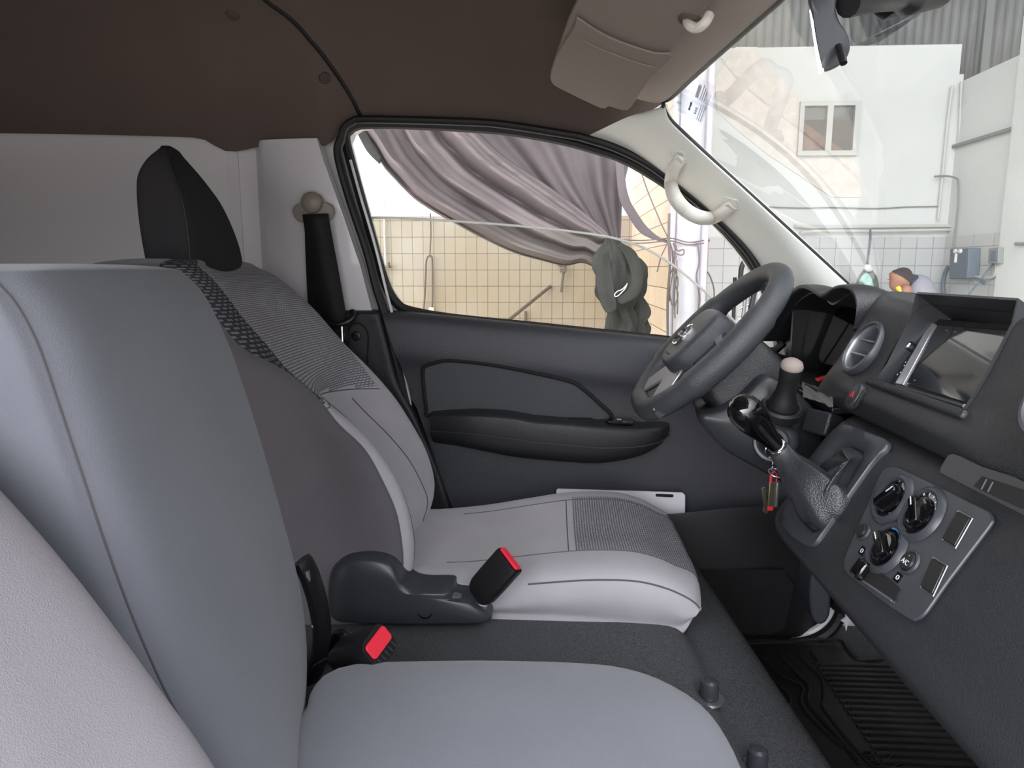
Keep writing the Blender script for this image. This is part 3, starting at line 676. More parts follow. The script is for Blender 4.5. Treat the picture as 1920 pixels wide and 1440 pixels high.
MB().fbox(Fr(at(880, 1128, 1.05), (1, 0, -.25), (0, 0, 1)), -.03, .03, -.008, .006, -.01, .01).build('hinge_bracket', M['satin'], ds, bevel=.003)
MB().prism([W(-.38, 1.10, -.60), W(.16, 1.10, -.60), W(.16, 1.46, -.60), W(-.38, 1.46, -.60)], (0, 0, .045)).build('seat_base', M['black'], ds)
# ---- bench: passenger + middle seats
bs = empty('bench_seat', W(-.1, .45, -.60), 'plain grey fabric double passenger bench nearest the camera', 'car seat')
MF = poly([(318,500),(345,503),(368,515),(388,538),(404,568),(432,625),(471,740),(511,870),(541,980),(566,1070),(580,1150),(585,1215),(582,1275),(565,1330)], .85)
MN = poly([(38,498),(46,545),(70,620),(110,760),(150,880),(190,1000),(230,1110),(270,1210),(306,1290),(350,1370),(400,1450)], .50)
G = []
for z in (-.60,-.52,-.46,-.40,-.34,-.28,-.22,-.16,-.10,-.055,-.025,-.006):
    e, a = lz(MF, z), lz(MN, z); th = .11
    if z > -.03: th = .085
    sq = {-.055: .003, -.025: .010, -.006: .022}.get(z, 0)
    a = a + Vector((-sq, 0, 0)); e = e + Vector((-sq*.3, -sq, 0))
    G.append([Vector((e.x-th, .84, e.z)), Vector((e.x-.05, .858, e.z)), Vector((e.x-.012, .852, e.z)), Vector((e.x, .83, e.z)), Vector((e.x*.7+a.x*.3+.008, .74, e.z)), Vector(((e.x+a.x)/2+.016, .66, e.z)), Vector((a.x+.016, .54, e.z)), Vector((a.x, .50, e.z)), Vector((a.x-.02, .485, e.z)), Vector((a.x-.10, .47, e.z)), Vector((a.x-.14, .55, e.z))])
ct = G[-1]; m = sum(ct, Vector())/len(ct)
G.append([m.lerp(p, .9)+Vector((0, 0, .006)) for p in ct]); G.append([m.lerp(p, .5)+Vector((0, 0, .010)) for p in ct]); G.append([m.lerp(p, .06)+Vector((0, 0, .011)) for p in ct])
MBk = surf(G, 5, 7, cv=True)
mb_ = grid('middle_backrest', MBk, M['fab_mid'], bs, cv=True, smooth=75); mb_['label'] = 'tall blue grey middle backrest'
seam([MBk[i][7*7] for i in range(4, 58)], mb_, .0010)
# side stitching frame of the outer backrest, reclined further
PF = poly([(-250,700),(-120,800),(0,930),(60,992),(120,1062),(190,1152),(260,1246),(330,1345),(402,1445),(450,1530)], .44)
G = []
for z in (-.56,-.48,-.40,-.34,-.29,-.25,-.21,-.17,-.13,-.09,-.05,-.02,.0):
    e = lz(PF, z); e.x += (-.0)
    G.append([Vector((e.x-.13, .43, e.z)), Vector((e.x-.05, .455, e.z)), Vector((e.x-.008, .448, e.z)), Vector((e.x+.006, .425, e.z)), Vector((e.x-.004, .36, e.z)), Vector((e.x-.024, .24, e.z)), Vector((e.x-.010, .12, e.z)), Vector((e.x-.01, .06, e.z)), Vector((e.x-.06, .03, e.z)), Vector((e.x-.15, .05, e.z)), Vector((e.x-.17, .24, e.z))])
ct = G[-1]; m = sum(ct, Vector())/len(ct)
G.append([m.lerp(p, .85)+Vector((0, 0, .012)) for p in ct]); G.append([m.lerp(p, .1)+Vector((0, 0, .02)) for p in ct])
PB = surf(G, 5, 7, cv=True)
pb_ = grid('outer_backrest', PB, M['fab_out'], bs, cv=True, smooth=75); pb_['label'] = 'reclined outer backrest of lighter grey'
FP = Fr(W(-.27, .35, -.33), (0, -1, 0), (-.5, 0, .85))
# cushion of the bench
of_px = [(560,1335),(575,1300),(592,1270),(615,1252),(650,1240),(700,1235),(750,1233),(900,1231),(1050,1234),(1150,1241),(1220,1258),(1272,1282),(1312,1308),(1345,1342),(1375,1390),(1398,1440)]
O = [atZ(x, y, -.478) for x, y in of_px] + [W(.20, .5, -.478), W(.21, .3, -.478), W(.20, .12, -.478), W(.14, .04, -.478), W(-.1, .03, -.478), W(-.30, .05, -.478), W(-.33, .3, -.478), W(-.31, .6, -.478)]
O = resample(cr(O, 4, True)+[O[0]], 120)[:-1]
cc = W(-.04, .42, -.478)
def inset(k, dz): return [cc+(p-cc)*k+Vector((0, 0, dz)) for p in O]
G = [inset(.95, -.085), inset(.985, -.07), inset(1.0, -.045), inset(1.0, -.018), inset(.99, -.005), inset(.965, .002), inset(.90, .007), inset(.7, .010), inset(.35, .010), inset(.02, .010)]
bc = grid('bench_cushion', surf(G, 3, 1, cv=True), M['fab_mid'], bs, cv=True, smooth=75)
# dark seat-back latch and bracket between the two backs
lt = [(566,1050),(580,1078),(592,1115),(600,1150),(604,1185),(600,1225),(590,1260),(580,1275)]
MB().tube(cr([at(x, y, .90) for x, y in lt], 5), [.020]*1+[.022]*35, 10, flat=.5).build('hinge_plate', M['black'], bs)
MB().tube([at(575, 1070, .885), at(583, 1120, .885)], .004, 8).build('latch_rod', M['satin'], bs)
MB().tube(cr([at(x, y, .885) for x, y in ((585,1172),(596,1185),(600,1205),(594,1225))], 4), .003, 8).build('latch_spring', M['satin'], bs)
# ---- engine cover under the seats (felt) with its stepped front edge
ec = empty('engine_cover', W(0, .8, -.85), 'dark felt covered engine box under and between the seats', 'engine cover')
fe = [(-.62,None)]
yl = [.03,.3,.55,.70,.80,.90,1.0,1.10,1.20,1.30,1.45,1.56]
def fx(y): return .355-.10*max(0, (y-.75))**1.0*.75
G = []
for y in yl:
    fxx = fx(y); ux = .215 if y < 1.0 else .215-.1*(y-1.0)
    G.append([W(-.75, y, -.85), W(-.75, y, -.565), W(-.5, y, -.565), W(0, y, -.566), W(ux-.05, y, -.568), W(ux, y, -.575), W(ux+.03, y, -.597), W(fxx-.03, y, -.602), W(fxx, y, -.612), W(fxx+.012, y, -.64), W(fxx+.02, y, -.75), W(fxx+.03, y, -.86)])
fc_ = grid('felt_cover', surf(G, 3, 4), M['felt'], ec, smooth=60)
fvb = BVHTree.FromPolygons([v.co for v in fc_.data.vertices], [tuple(p.vertices) for p in fc_.data.polygons])
MB().fbox(Fr(W(-.2, 1.28, -.563), (1, 0, 0), (0, 1, 0)), -.30, .30, -.17, .17, 0, .0004).build('floor_pan', M['black'], ec, smooth=0)
# bench anchor bolts with washers
for k, (x, y) in enumerate(((1329,1302),(1419,1434))):
    p, nn_ = fvb.ray_cast(W(0, 0, 0), ray(x, y+9).normalized())[:2]; F = Fr(p, (1, 0, 0), (0, 1, 0))
    b = MB().lathe([(.0125,.004),(.0125,.020),(.0115,.026),(.008,.029),(0,.0295)], F, 28).build('anchor_bolt', M['panel'])
    tag(b, 'black capped bolt in the felt cover, ' + ('at the rounded corner of the bench cushion' if k == 0 else 'the one nearer the bottom edge'), 'bolt', 'capped bench anchor bolts')
    MB().ring([(.012,0),(.012,.003),(.020,.003),(.021,0)], F, 28).build('washer', M['satin'], b)
# ---- belt buckles
def buckle(name, c, ax, side, L, Wd, T, lab, press=False):
    F = Fr(c, side, ax)                                 # up axis = towards the red end
    b = empty(name, c, lab, 'seat belt buckle', 'seat belt buckles')
    def sec(v, k, t): return rrect(Fr(F(0, v, 0), F.r, F.n), -Wd/2*k, Wd/2*k, -T/2*t, T/2*t, min(T*t, Wd*k)*.28)
    G = [sec(-L/2, .55, .6), sec(-L/2+.006, .82, .9), sec(-L/2+.016, .97, 1), sec(0, 1, 1), sec(L/2-.004, 1, 1), sec(L/2, .97, .96)]
    grid('housing', G, M['black'], b, cv=True, caps=True, smooth=50)
    Fe = Fr(F(0, L/2, 0), F.r, F.n)
    MB().prism(rrect(Fe, -Wd*.42, Wd*.42, -T*.14 if press else -T*.22, T*.36, T*.12, -.0008), Fe.n*(-.0035 if Fe.n.dot(F.u) < 0 else .0035)).build('release_button', M['red'], b, bevel=.0008)
    s = 1 if Fe.n.dot(F.u) > 0 else -1
    for k in range(5) if press else ():
        x = -Wd*.36+k*Wd*.16
        MB().prism([Fe(x, -T*.42, 0), Fe(x+.0016, -T*.42, 0), Fe(x+.0026, -T*.2, 0), Fe(x+.001, -T*.2, 0)], Fe.n*(.002*s)).build('slot_rib', M['panel'], b, smooth=0)
    if press: text('lettering', 'PRESS', .0085, Fr(Fe(0, T*.1, 0), Fe.r*s, Fe.u), 0, 0, M['redp'], b, c=.0032)
    return b
p0, p1 = at(905, 1108, 1.035), at(949, 1056, 1.035)
b1 = buckle('belt_buckle', p0.lerp(p1, .45), (p1-p0)+Vector((0, -.006, 0)), Vector((.6, -.55, -.55)), .085, .050, .024, 'black belt buckle with red button standing up beside the driver cushion')
MB().tube(cr([at(886, 1148, 1.05), at(893, 1130, 1.045), at(906, 1112, 1.04)], 4), .007, 8, flat=.4).build('stalk', M['satin'], b1)
p0, p1 = atZ(628, 1236, -.462), atZ(709, 1212, -.462)
p0, p1 = W(-.235, .845, -.462), W(-.165, .80, -.452)
p0, p1 = at(634, 1228, .86), at(716, 1218, .79)
b2 = buckle('belt_buckle', p0.lerp(p1, .5), p1-p0, Vector((-.35, -.9, -.30)), .086, .048, .042, 'black belt buckle with red PRESS button lying on the bench cushion', True)
MB().tube(cr([at(590, 1262, .87), at(600, 1245, .86), at(625, 1232, .84)], 4), .010, 8, flat=.4).build('stalk', M['black'], b2)
# glossy round anchor cap behind it
F = Fr(at(632, 1208, .93), (1, 0, 0), (0, .2, 1)); F = Fr(F.o, (.5, -.2, 0), (0, .3, 1))
o = MB().lathe([(.020,-.01),(.020,.002),(.016,.008),(.008,.011),(0,.012)], F, 28).build('anchor_cap', M['gloss']); tag(o, 'small glossy black domed cap just behind the lying belt buckle', 'cap'); o.name = 'domed_cap'
# ---- driver's shoulder belt
an = empty('seat_belt', at(590, 385, 1.60), 'black shoulder belt hanging from a taupe anchor on the white pillar', 'seat belt')
F = Fr(at(590, 392, 1.606), (1, 0, 0), (0, 0, 1))
plate = cr([F(*[v/1331*1.6 for v in p]) for p in ((-16,12),(-26,10),(-37,2),(-38,-10),(-30,-22),(-20,-24),(-16,-12),(0,-10),(16,-12),(22,-22),(32,-20),(38,-8),(36,4),(26,11),(15,12),(8,26),(-8,26))], 4, True)
MB().prism(plate, F.n*.012).build('anchor_plate', M['taupe'], an, bevel=.003, seg=3)
MB().lathe([(.0225,0),(.0235,.010),(.0225,.020),(.017,.026),(.008,.029),(0,.0295)], Fr(F(0, .013, .003), F.r, F.u), 32).build('anchor_cap', M['taupe'], an)
def ribbon(name, L, Rr, m, par, th=.0014):
    G = [[a, b] for a, b in zip(cr(L, 5), cr(Rr, 5))]
    return grid(name, G, m, par, smooth=60, thick=th)
ribbon('belt_webbing', [at(567,402,1.585), at(577,470,1.588), at(590,540,1.586), at(607,600,1.58), at(612,640,1.57)], [at(615,400,1.585), at(624,450,1.588), at(637,520,1.586), at(650,596,1.58), at(655,640,1.57)], M['belt'], an)
ribbon('belt_webbing', [at(571,410,1.60), at(573,480,1.60), at(577,560,1.60), at(584,640,1.60)], [at(612,410,1.60), at(614,480,1.60), at(618,560,1.60), at(625,640,1.60)], M['belt'], an)
# belt guide and latch tongue at the lower trim
MB().tube(cr([at(604,604,1.568), at(632,608,1.565), at(652,603,1.568), at(662,594,1.575), at(660,583,1.585)], 5), .007, 10).build('belt_guide', M['black'], an)
MB().fbox(Fr(at(632, 628, 1.56), (1, 0, -.05), (0, 0, 1)), -.018, .020, -.012, .008, 0, .006).build('latch_tongue', M['black'], an, bevel=.002)
MB().tube([at(641, 612, 1.553), at(642, 640, 1.553), at(644, 660, 1.553)], .0028, 8).build('tongue_edge', M['chrome'], an)
# ================================================================== CEILING FITTINGS
vis = empty('sun_visor', at(1150, 100, 1.25), 'taupe driver sun visor folded up against the headliner', 'sun visor')
FV = Fr(W(.105, 1.40, .308), W(.195, 1.05, .322)-W(.02, 1.05, .378), Vector((0, -1, .10)))
if FV.n.dot(W(0, 0, 0)-FV.o) < 0: FV = Fr(FV.o, -FV.r, FV.u)
vp = [(1110,-60),(1083,0),(1062,45),(1045,95),(1031,138),(1033,150),(1045,160),(1090,182),(1122,197),(1135,201),(1142,196),(1168,204),(1180,203),(1190,192),(1222,146),(1262,92),(1292,55),(1325,12),(1350,-25)]
P = cr([FV.px(x, y, 0) for x, y in vp], 3, True)
MB().prism(P, FV.n*(-.016)).build('visor_panel', M['visor'], vis, bevel=.005, seg=3)
vq = [(1082,28),(1075,50),(1045,98),(1033,138),(1036,151),(1046,160),(1090,182),(1122,197),(1136,200),(1143,196),(1168,203),(1179,202),(1189,191),(1220,146),(1262,101),(1230,96),(1190,84),(1150,69),(1118,52),(1096,37)]
P = [FV.px(x, y, .001) for x, y in vq]
P = [P[0]]+cr(P, 3)[1:]
MB().prism(P, FV.n*.004).build('visor_pocket', M['visor'], vis, bevel=.0018, seg=2)
MB().tube(cr([FV.px(x, y, .0055) for x, y in ((1088,72),(1120,89),(1160,105),(1200,119),(1232,127))], 4), [.0005]+[.0016]*15+[.0005], 6).build('pocket_crease', M['visor'], vis)
hk = MB(); hk.tube(cr([FV.px(x, y, c) for x, y, c in ((1330,28,.0),(1322,42,.012),(1308,52,.016),(1294,48,.012),(1288,38,.0))], 5), .0065, 10)
hk.build('visor_clip', M['grab'], vis); MB().lathe([(.016,-.002),(.016,.002),(.012,.004),(.010,-.001),(0,-.001)], Fr(FV.px(1294,38,.001), FV.r, FV.u), 24).build('clip_socket', M['head'], vis)
# grab handle on the A pillar
gh = empty('grab_handle', on_pillar(1320, 340)[0], 'pale grey grab handle with two mounts on the windshield pillar', 'grab handle')
def ph(px, py, off): p, n = on_pillar(px, py); d = (W(0,0,0)-p).normalized(); return p+d*off
hp = [ph(1276,296,.004), ph(1271,304,.022), ph(1262,320,.040), ph(1258,345,.050), ph(1266,371,.054), ph(1286,394,.054), ph(1310,407,.052), ph(1333,409,.047), ph(1351,401,.038), ph(1364,391,.022), ph(1374,383,.004)]
n_ = 51
hh = cr(hp, 5); rad = [.0135]*len(hh)
for i in range(len(hh)): rad[i] = .0128+.0016*math.sin(math.pi*i/(len(hh)-1))
MB().tube(hh, rad, 16).build('handle_bar', M['grab'], gh)
for (x, y, a) in ((1272,293,0),(1372,381,1)):
    p, n = on_pillar(x, y); n = n if n.dot(W(0,0,0)-p) > 0 else -n
    F = Fr(p, ph(1390,400,0)-ph(1280,300,0), n.cross(ph(1390,400,0)-ph(1280,300,0)))
    F = F if F.n.dot(n) > 0 else Fr(p, F.r, -F.u)
    MB().ring([(.014,-.002),(.019,.002),(.022,.0025),(.024,.0),(.022,-.004)], F, 4).build('mount_recess', M['pillar'], gh, bevel=.003)
    c_ = hh[4] if a == 0 else hh[-5]
    MB().prism(rrect(Fr(c_+(W(0,0,0)-c_).normalized()*.0118, F.r, F.u), -.008, .008, -.009, .009, .002), (W(0,0,0)-c_).normalized()*.0022).build('screw_cover', M['grab'], gh, bevel=.0008)
# rear view mirror at the top of the windshield
rm = empty('rear_view_mirror', W(.26, .70, .33), 'black rear view mirror seen edge-on, hanging at the top of the windshield', 'mirror')
ol = [(1521,-10),(1522,20),(1527,60),(1533,95),(1538,120),(1543,135),(1560,131),(1578,120),(1590,104),(1594,86),(1588,62),(1574,40),(1566,15),(1564,-12)]
G = []
Y0 = .66
prof = [at(x, y, Y0) for x, y in ol]; MV = ray(1568, 85).normalized()
mcn = sum(prof, Vector())/len(prof)
for dy, k in ((.0,.0),(.0,.90),(.004,.97),(.012,1.0),(.05,1.0),(.12,1.02),(.19,1.0),(.215,.92),(.22,.6),(.22,0)):
    G.append([mcn+(p-mcn)*k+MV*dy for p in prof])
MB2 = grid('mirror_housing', surf(G, 2, 4, cv=True), M['panel'], rm, cv=True, smooth=60)
MB().prism([at(1519,-14,Y0)+Vector((-.002,.002,0)), at(1541,138,Y0)+Vector((-.002,.002,0)), at(1545,134,Y0), at(1525,-14,Y0)], MV*.215).build('mirror_glass', mat('mirror_glass', (.8,.8,.8,1), .03, metal=1), rm, smooth=0)
MB().tube([at(1572,88,Y0-.004), at(1578,104,Y0-.012), at(1582,119,Y0-.016)], [.0035,.0035,.003], 10).build('dip_lever', M['black'], rm)
MB().tube(cr([at(1590,5,.66), at(1640,-4,.68), at(1700,-8,.72), at(1760,-22,.74)], 5), [.012]*10+[.017]*6, 12).build('mirror_arm', M['black'], rm)
MB().lathe([(.030,-.012),(.032,0),(.028,.012),(.012,.018),(0,.019)], Fr(at(1700,-18,.74), (0,1,0), (1,0,.6)), 24).build('mirror_mount', M['black'], rm)

# ================================================================== DASHBOARD
da = empty('dashboard', W(.5, .8, -.3), 'dark grey moulded dashboard with centre stack, under the windshield', 'dashboard')
RF = Fr(W(.5025, .90, -.113), (0, -1, 0), (.055, 0, .078))
HF = Fr(W(.38, .75, -.29), (0, -1, 0), (.06, 0, .108))
# upper fascia, one profile swept across the cab; holes for the radio and the vents
prof = [(.93,-.12),(.80,-.075),(.66,-.062),(.585,-.054),(.53,-.049),(.508,-.050),(.497,-.058),(.490,-.073),(.478,-.105),(.462,-.140),(.450,-.160),(.440,-.178),(.434,-.195),(.436,-.206),(.450,-.214)]
pc = cr([Vector((x, 0, z)) for x, z in prof], 7)
vents = [Vector((0, 1.075, 0)), Vector((0, .655, 0))]
def fasc(y):
    R_ = []
    for p in pc:
        x, z = p.x, p.z
        e = max(0, (y-1.10)/.09)                        # rounds away into the cluster opening
        z2 = z + .015*max(0, min(1, (y-1.02)/.17))*max(0, min(1, (z+.12)/.05))
        x2 = x + .035*e*e*(1 if x < .6 else 0)
        yy = y + (.045*max(0, min(1, (-.05-z)/.15)) if y > 1.02 else 0)*min(1, max(0, (y-1.02)/.13))
        for v in vents:                                 # dished pod round each vent
            d = math.hypot((y-v.y), (z+.118)*1.2)
            x2 -= .010*math.exp(-(d/.075)**4)
        if abs(y-.905) < .2 and z < -.15 and x < .5: x2 -= .010*math.exp(-((y-.905)/.16)**6)*math.exp(-((z+.178)/.016)**2)
        R_.append(W(x2, yy, z2))
    return R_
ys = [.03+.0065*k for k in range(int((1.175-.03)/.0065)+1)]
FG = [fasc(y) for y in ys]
rad_a = (-.106, .106); rad_b = (-.060, .062)            # opening in radio-frame coordinates
def inhole(p):
    q = p-RF.o; a, b, c = q.dot(RF.r), q.dot(RF.u), q.dot(RF.n)
    return rad_a[0] < a < rad_a[1] and rad_b[0] < b < rad_b[1] and c > -.03
ven_o = []
for v in vents:
    ven_o.append(Fr(W(.466, v.y, -.118), (0, -1, 0), (.055, 0, .10)))
def invent(p):
    for F in ven_o:
        q = p-F.o
        if math.hypot(q.dot(F.r), q.dot(F.u)) < .0385 and abs(q.dot(F.n)) < .05: return True
    return False
def fmask(i, j):
    c = (FG[i][j]+FG[i+1][j]+FG[i][j+1]+FG[i+1][j+1])/4; return not inhole(c) and not invent(c)
fa = grid('upper_fascia', FG, M['plas'], da, mask=fmask, smooth=60)
fb = BVHTree.FromPolygons([p for r_ in FG for p in r_], [(i*len(pc)+j, i*len(pc)+j+1, (i+1)*len(pc)+j+1, (i+1)*len(pc)+j) for i in range(len(FG)-1) for j in range(len(pc)-1)])
def on_fas(px, py):
    d = ray(px, py).normalized(); h = fb.ray_cast(W(0, 0, 0), d); return h[0] if h[0] else RF.px(px, py)
# recess walls round the radio
def fx_at(z):                                            # fascia X at height z
    for p, q in zip(pc[28:], pc[29:]):
        if p.z >= z >= q.z: return p.x+(q.x-p.x)*(p.z-z)/max(1e-6, p.z-q.z)
    return .45
def wallpoly(a):
    P = []
    for b in (rad_b[1], .04, .015, -.01, -.035, rad_b[0]):
        q = RF(a, b, 0); c = 0
        for _ in range(25):
            p = RF(a, b, c)
            if p.x <= fx_at(p.z-ZC): break
            c += .002
        P.append(RF(a, b, c+.0005))
    return P + [RF(a, rad_b[0], -.01), RF(a, rad_b[1], -.01)]
wp = wallpoly(rad_a[0]); wq = wallpoly(rad_a[1])
m_ = MB(); m_.prism(wp, RF.r*(-.003)); m_.prism(wq, RF.r*.003)
m_.prism([wp[0], wq[0], wq[-1], wp[-1]], RF.u*.003); m_.prism([wp[5], wq[5], wq[6], wp[6]], RF.u*(-.003))
m_.build('radio_recess', M['plas2'], da, smooth=0)
# bright moulded sill under the radio
MB().fbox(RF, -.122, .120, -.073, -.0605, -.012, .0235).build('radio_sill', M['plas'], da, bevel=.005, seg=4)
# hood over the instruments
lip_px = [(1428,640),(1444,600),(1456,580),(1470,560),(1483,547),(1494,539),(1505,537),(1520,543),(1535,552),(1550,548),(1563,540),(1580,537),(1594,543),(1603,558),(1606,582),(1600,620)]
lip = cr([atX(x, y, .474) for x, y in lip_px], 4)
G = []
for k, p in enumerate(lip):
    z = p.z
    dz = lambda d: Vector((0, 0, d))
    mid = W(.50, 1.30, -.12); inn = (mid-p).normalized(); inn.x = 0
    G.append([Vector((.62, p.y, z))+inn*.045, Vector((.53, p.y, z))+inn*.024, Vector((.50, p.y, z))+inn*.021, Vector((.497, p.y, z))+inn*.015, Vector((.480, p.y, z))+inn*.008, p+inn*.001, p+Vector((.006, 0, .0035)), Vector((.52, p.y, max(z, ZC-.2)+.001)), Vector((.60, p.y, max(min(z-.024, ZC-.057), ZC-.2))), Vector((.72, p.y*1.0, min(z, ZC-.066))), Vector((.90, p.y, min(z, ZC-.12)))])
hood = grid('instrument_hood', surf(G, 1, 4), M['plas'], da, smooth=60)
G = [[p, Vector((max(p.x, .56), p.y+.004, min(p.z, ZC-.062))), Vector((.66, p.y+.01, min(p.z, ZC-.09)))] for p in FG[-1] if p.x < .56]
grid('pod_side', G, M['plas2'], da, smooth=60)
MB().prism([W(.50,1.505,-.06), W(.64,1.505,-.06), W(.64,1.505,-.22), W(.50,1.505,-.22)], (0,.01,0)).build('housing_side', M['black'], da, smooth=0)
# dark inside of the instrument housing, cluster face and floor
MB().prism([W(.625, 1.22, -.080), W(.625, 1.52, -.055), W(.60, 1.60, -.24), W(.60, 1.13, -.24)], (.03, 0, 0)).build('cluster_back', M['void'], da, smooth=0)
CF = Fr(W(.575, 1.33, -.13), (0, -1, 0), (.06, 0, .19))
MB().prism(rrect(CF, -.16, .16, -.065, .065, .03), CF.n*.012).build('instrument_cluster', M['gloss'], da, bevel=.004)
MB().prism([W(.44, 1.12, -.215), W(.62, 1.12, -.200), W(.62, 1.58, -.200), W(.46, 1.58, -.215)], (0, 0, -.012)).build('tray_floor', M['black'], da, bevel=.002)
tl = [atZ(1512, 728, -.198), atZ(1560, 748, -.198)]
MB().tube(cr([atZ(1504,726,-.205), atZ(1532,739,-.205), atZ(1560,752,-.205)], 4), .004, 8).build('tray_rim', M['plas'], da)
# ends of the dash by the door
G = [[W(x, y, z) for x, z in ((.90,-.13),(.70,-.07),(.60,-.045),(.545,-.05),(.53,-.10),(.52,-.20),(.51,-.30),(.53,-.42),(.60,-.5))] for y in (1.50,1.54,1.58,1.605)]
grid('dash_end', surf(G, 2, 5), M['plas2'], da, smooth=60)
G = [[W(x, y, z) for x, z in ((.56,-.215),(.50,-.235),(.47,-.29),(.47,-.36),(.50,-.42),(.60,-.47),(.75,-.5))] for y in (1.10,1.15,1.3,1.45,1.6)]
grid('knee_panel', surf(G, 2, 5), M['black'], da, smooth=60)
# lower stack, swept, with a rounded left end
lp_ = [(.62,-.205),(.50,-.207),(.455,-.210),(.430,-.218),(.412,-.234),(.392,-.268),(.3705,-.307),(.350,-.344),(.337,-.366),(.336,-.383),(.352,-.400),(.41,-.412),(.52,-.44),(.64,-.50),(.72,-.62),(.76,-.74),(.79,-.86)]
def lowsec(y, s, up=0):
    R_ = []
    for x, z in lp_:
        xx, zz = x, z
        if s > 0:                                       # shrink towards the inside at the left end
            xx = x + s*.055*(1 if x < .5 else .2); zz = z + (s*.02 if z < -.3 else -s*.004)
        if y < .62: xx += (.62-y)*.03
        R_.append(W(xx, y, zz))
    return R_
G = [lowsec(1.085, 2.6), lowsec(1.082, 1.6), lowsec(1.075, .7), lowsec(1.060, .22), lowsec(1.035, .04)] + [lowsec(y, 0) for y in (1.01, .96, .9, .8, .7, .6, .45, .3, .15, .03)]
# keep the recess of the shifter open
low = surf(G, 4, 6)
gb_px = [(1592,798),(1630,812),(1660,824),(1668,832),(1662,846),(1640,872),(1600,928),(1570,972),(1545,1008),(1530,1026),(1512,1024),(1490,1010),(1474,990),(1472,975),(1484,930),(1500,893),(1525,858),(1555,820),(1575,802)]
def in_poly(x, y, P):
    c = False
    for (x1, y1), (x2, y2) in zip(P, P[1:]+P[:1]):
        if (y1 > y) != (y2 > y) and x < (x2-x1)*(y-y1)/(y2-y1)+x1: c = not c
    return c
gbl = [HF.loc(*p) for p in gb_px]
boot_px = [(1553,868),(1568,850),(1592,840),(1612,846),(1622,858),(1606,885),(1582,925),(1560,962),(1548,988),(1538,1000),(1520,992),(1500,968),(1494,950),(1508,925),(1530,897)]
bl = [HF.loc(*p) for p in boot_px]
def lowmask(i, j):
    c = (low[i][j]+low[i+1][j]+low[i][j+1]+low[i+1][j+1])/4; q = c-HF.o
    return not (abs(q.dot(HF.n)) < .03 and in_poly(q.dot(HF.r), q.dot(HF.u), bl))
grid('lower_stack', low, M['plas'], da, mask=lowmask, smooth=60)
# shifter bezel: raised ring round the boot opening
ring_o = resample(cr([HF(a, b, .0) for a, b in gbl], 3, True)+[HF(*gbl[0], 0)], 97)[:-1]
ring_i = resample(cr([HF(a, b, .0) for a, b in bl], 3, True)+[HF(*bl[0], 0)], 97)[:-1]
# start both rings near the top
def rot_to(R, ref): k = min(range(len(R)), key=lambda i: (R[i]-ref).length); return R[k:]+R[:k]
ring_i = rot_to(ring_i, HF(*HF.loc(1592, 838)))
ring_o = rot_to(ring_o, HF(*HF.loc(1592, 796)))
n = HF.n
G = [[p-n*.003 for p in ring_o], [p+n*.0035 for p in ring_o], [p.lerp(q, .06)+n*.0055 for p, q in zip(ring_o, ring_i)], [p.lerp(q, .5)+n*.0055 for p, q in zip(ring_o, ring_i)], [p.lerp(q, .88)+n*.004 for p, q in zip(ring_o, ring_i)], [q+n*.001 for q in ring_i], [q-n*.022 for q in ring_i]]
bz_ = grid('shifter_bezel', G, M['panel'], da, cv=True, smooth=50); bz_['label'] = 'smoother grey bezel around the gear lever boot'
# ---- climate panel
cp_px = [(1672,879),(1684,879),(1700,885),(1780,922),(1850,956),(1863,965),(1867,975),(1863,988),(1820,1045),(1780,1098),(1752,1138),(1738,1156),(1724,1165),(1708,1163),(1655,1127),(1603,1086),(1590,1073),(1587,1060),(1591,1042),(1618,980),(1652,900),(1661,885)]
P = cr([HF.px(x, y, .0) for x, y in cp_px], 5, True)
cp = MB().prism(P, n*.0042).build('climate_panel', M['panel'], da, bevel=.0015); cp['label'] = 'satin grey climate control panel'
def HFat(px, py, c=.005): a, b = HF.loc(px, py, c); return Fr(HF(a, b, c), HF.r, HF.u)
def dial(px, py, R_, mark, grip=0.0):
    F = HFat(px, py)
    d = MB().ring([(R_-.0035,.0),(R_-.003,.0035),(R_,.005),(R_+.0035,.003),(R_+.006,-.0005)], F, 40).build('dial_ring', M['panel'], cp)
    base = MB().lathe([(R_-.002,.001),(R_-.004,.0015),(0,.0015)], F, 40).build('dial', M['gloss'], cp)
    k = MB().lathe([(R_*.70,.001),(R_*.68,.004),(R_*.60,.006),(0,.0065)], F, 36)
    g = Fr(F.o, F.r*math.cos(grip)+F.u*math.sin(grip), F.u*math.cos(grip)-F.r*math.sin(grip))
    k.fbox(g, -R_*.20, R_*.20, -R_*.62, R_*.64, .004, .0125)
    kk = k.build('dial_knob', M['gloss'], cp, bevel=.002, seg=3)
    for a in range(6):
        t = math.radians(35+22*a) + grip*0
        c, s = math.cos(t), math.sin(t); G2 = Fr(F(R_*.84*c, R_*.84*s, .0018), F.r*c+F.u*s, F.u*c-F.r*s)
        if mark == 'blue' and a < 4:
            MB().fbox(G2, -.0008, .0008, -.0045, .0045, 0, .0004).build('dial_mark', M['blue'], base, smooth=0)
        elif mark == 'num' and a in (1, 2, 3, 0):
            text('dial_mark', str(4-a) if a else '4', .0045, G2, 0, 0, M['print'], base, c=.0003, rot=-t+0, depth=.0001)
        elif mark == 'dots': MB().fbox(G2, -.0015, .0015, -.0007, .0007, 0, .0004).build('dial_mark', M['print'], base, smooth=0)
    MB().fbox(g, -.0006, .0006, R_*.2, R_*.60, .0124, .0129).build('pointer', M['print'], kk, smooth=0)
    return d
dial(1672, 936, .0265, 'num', -.55); dial(1727, 964, .0275, 'dots', .9); dial(1662, 1027, .0265, 'blue', 1.1)
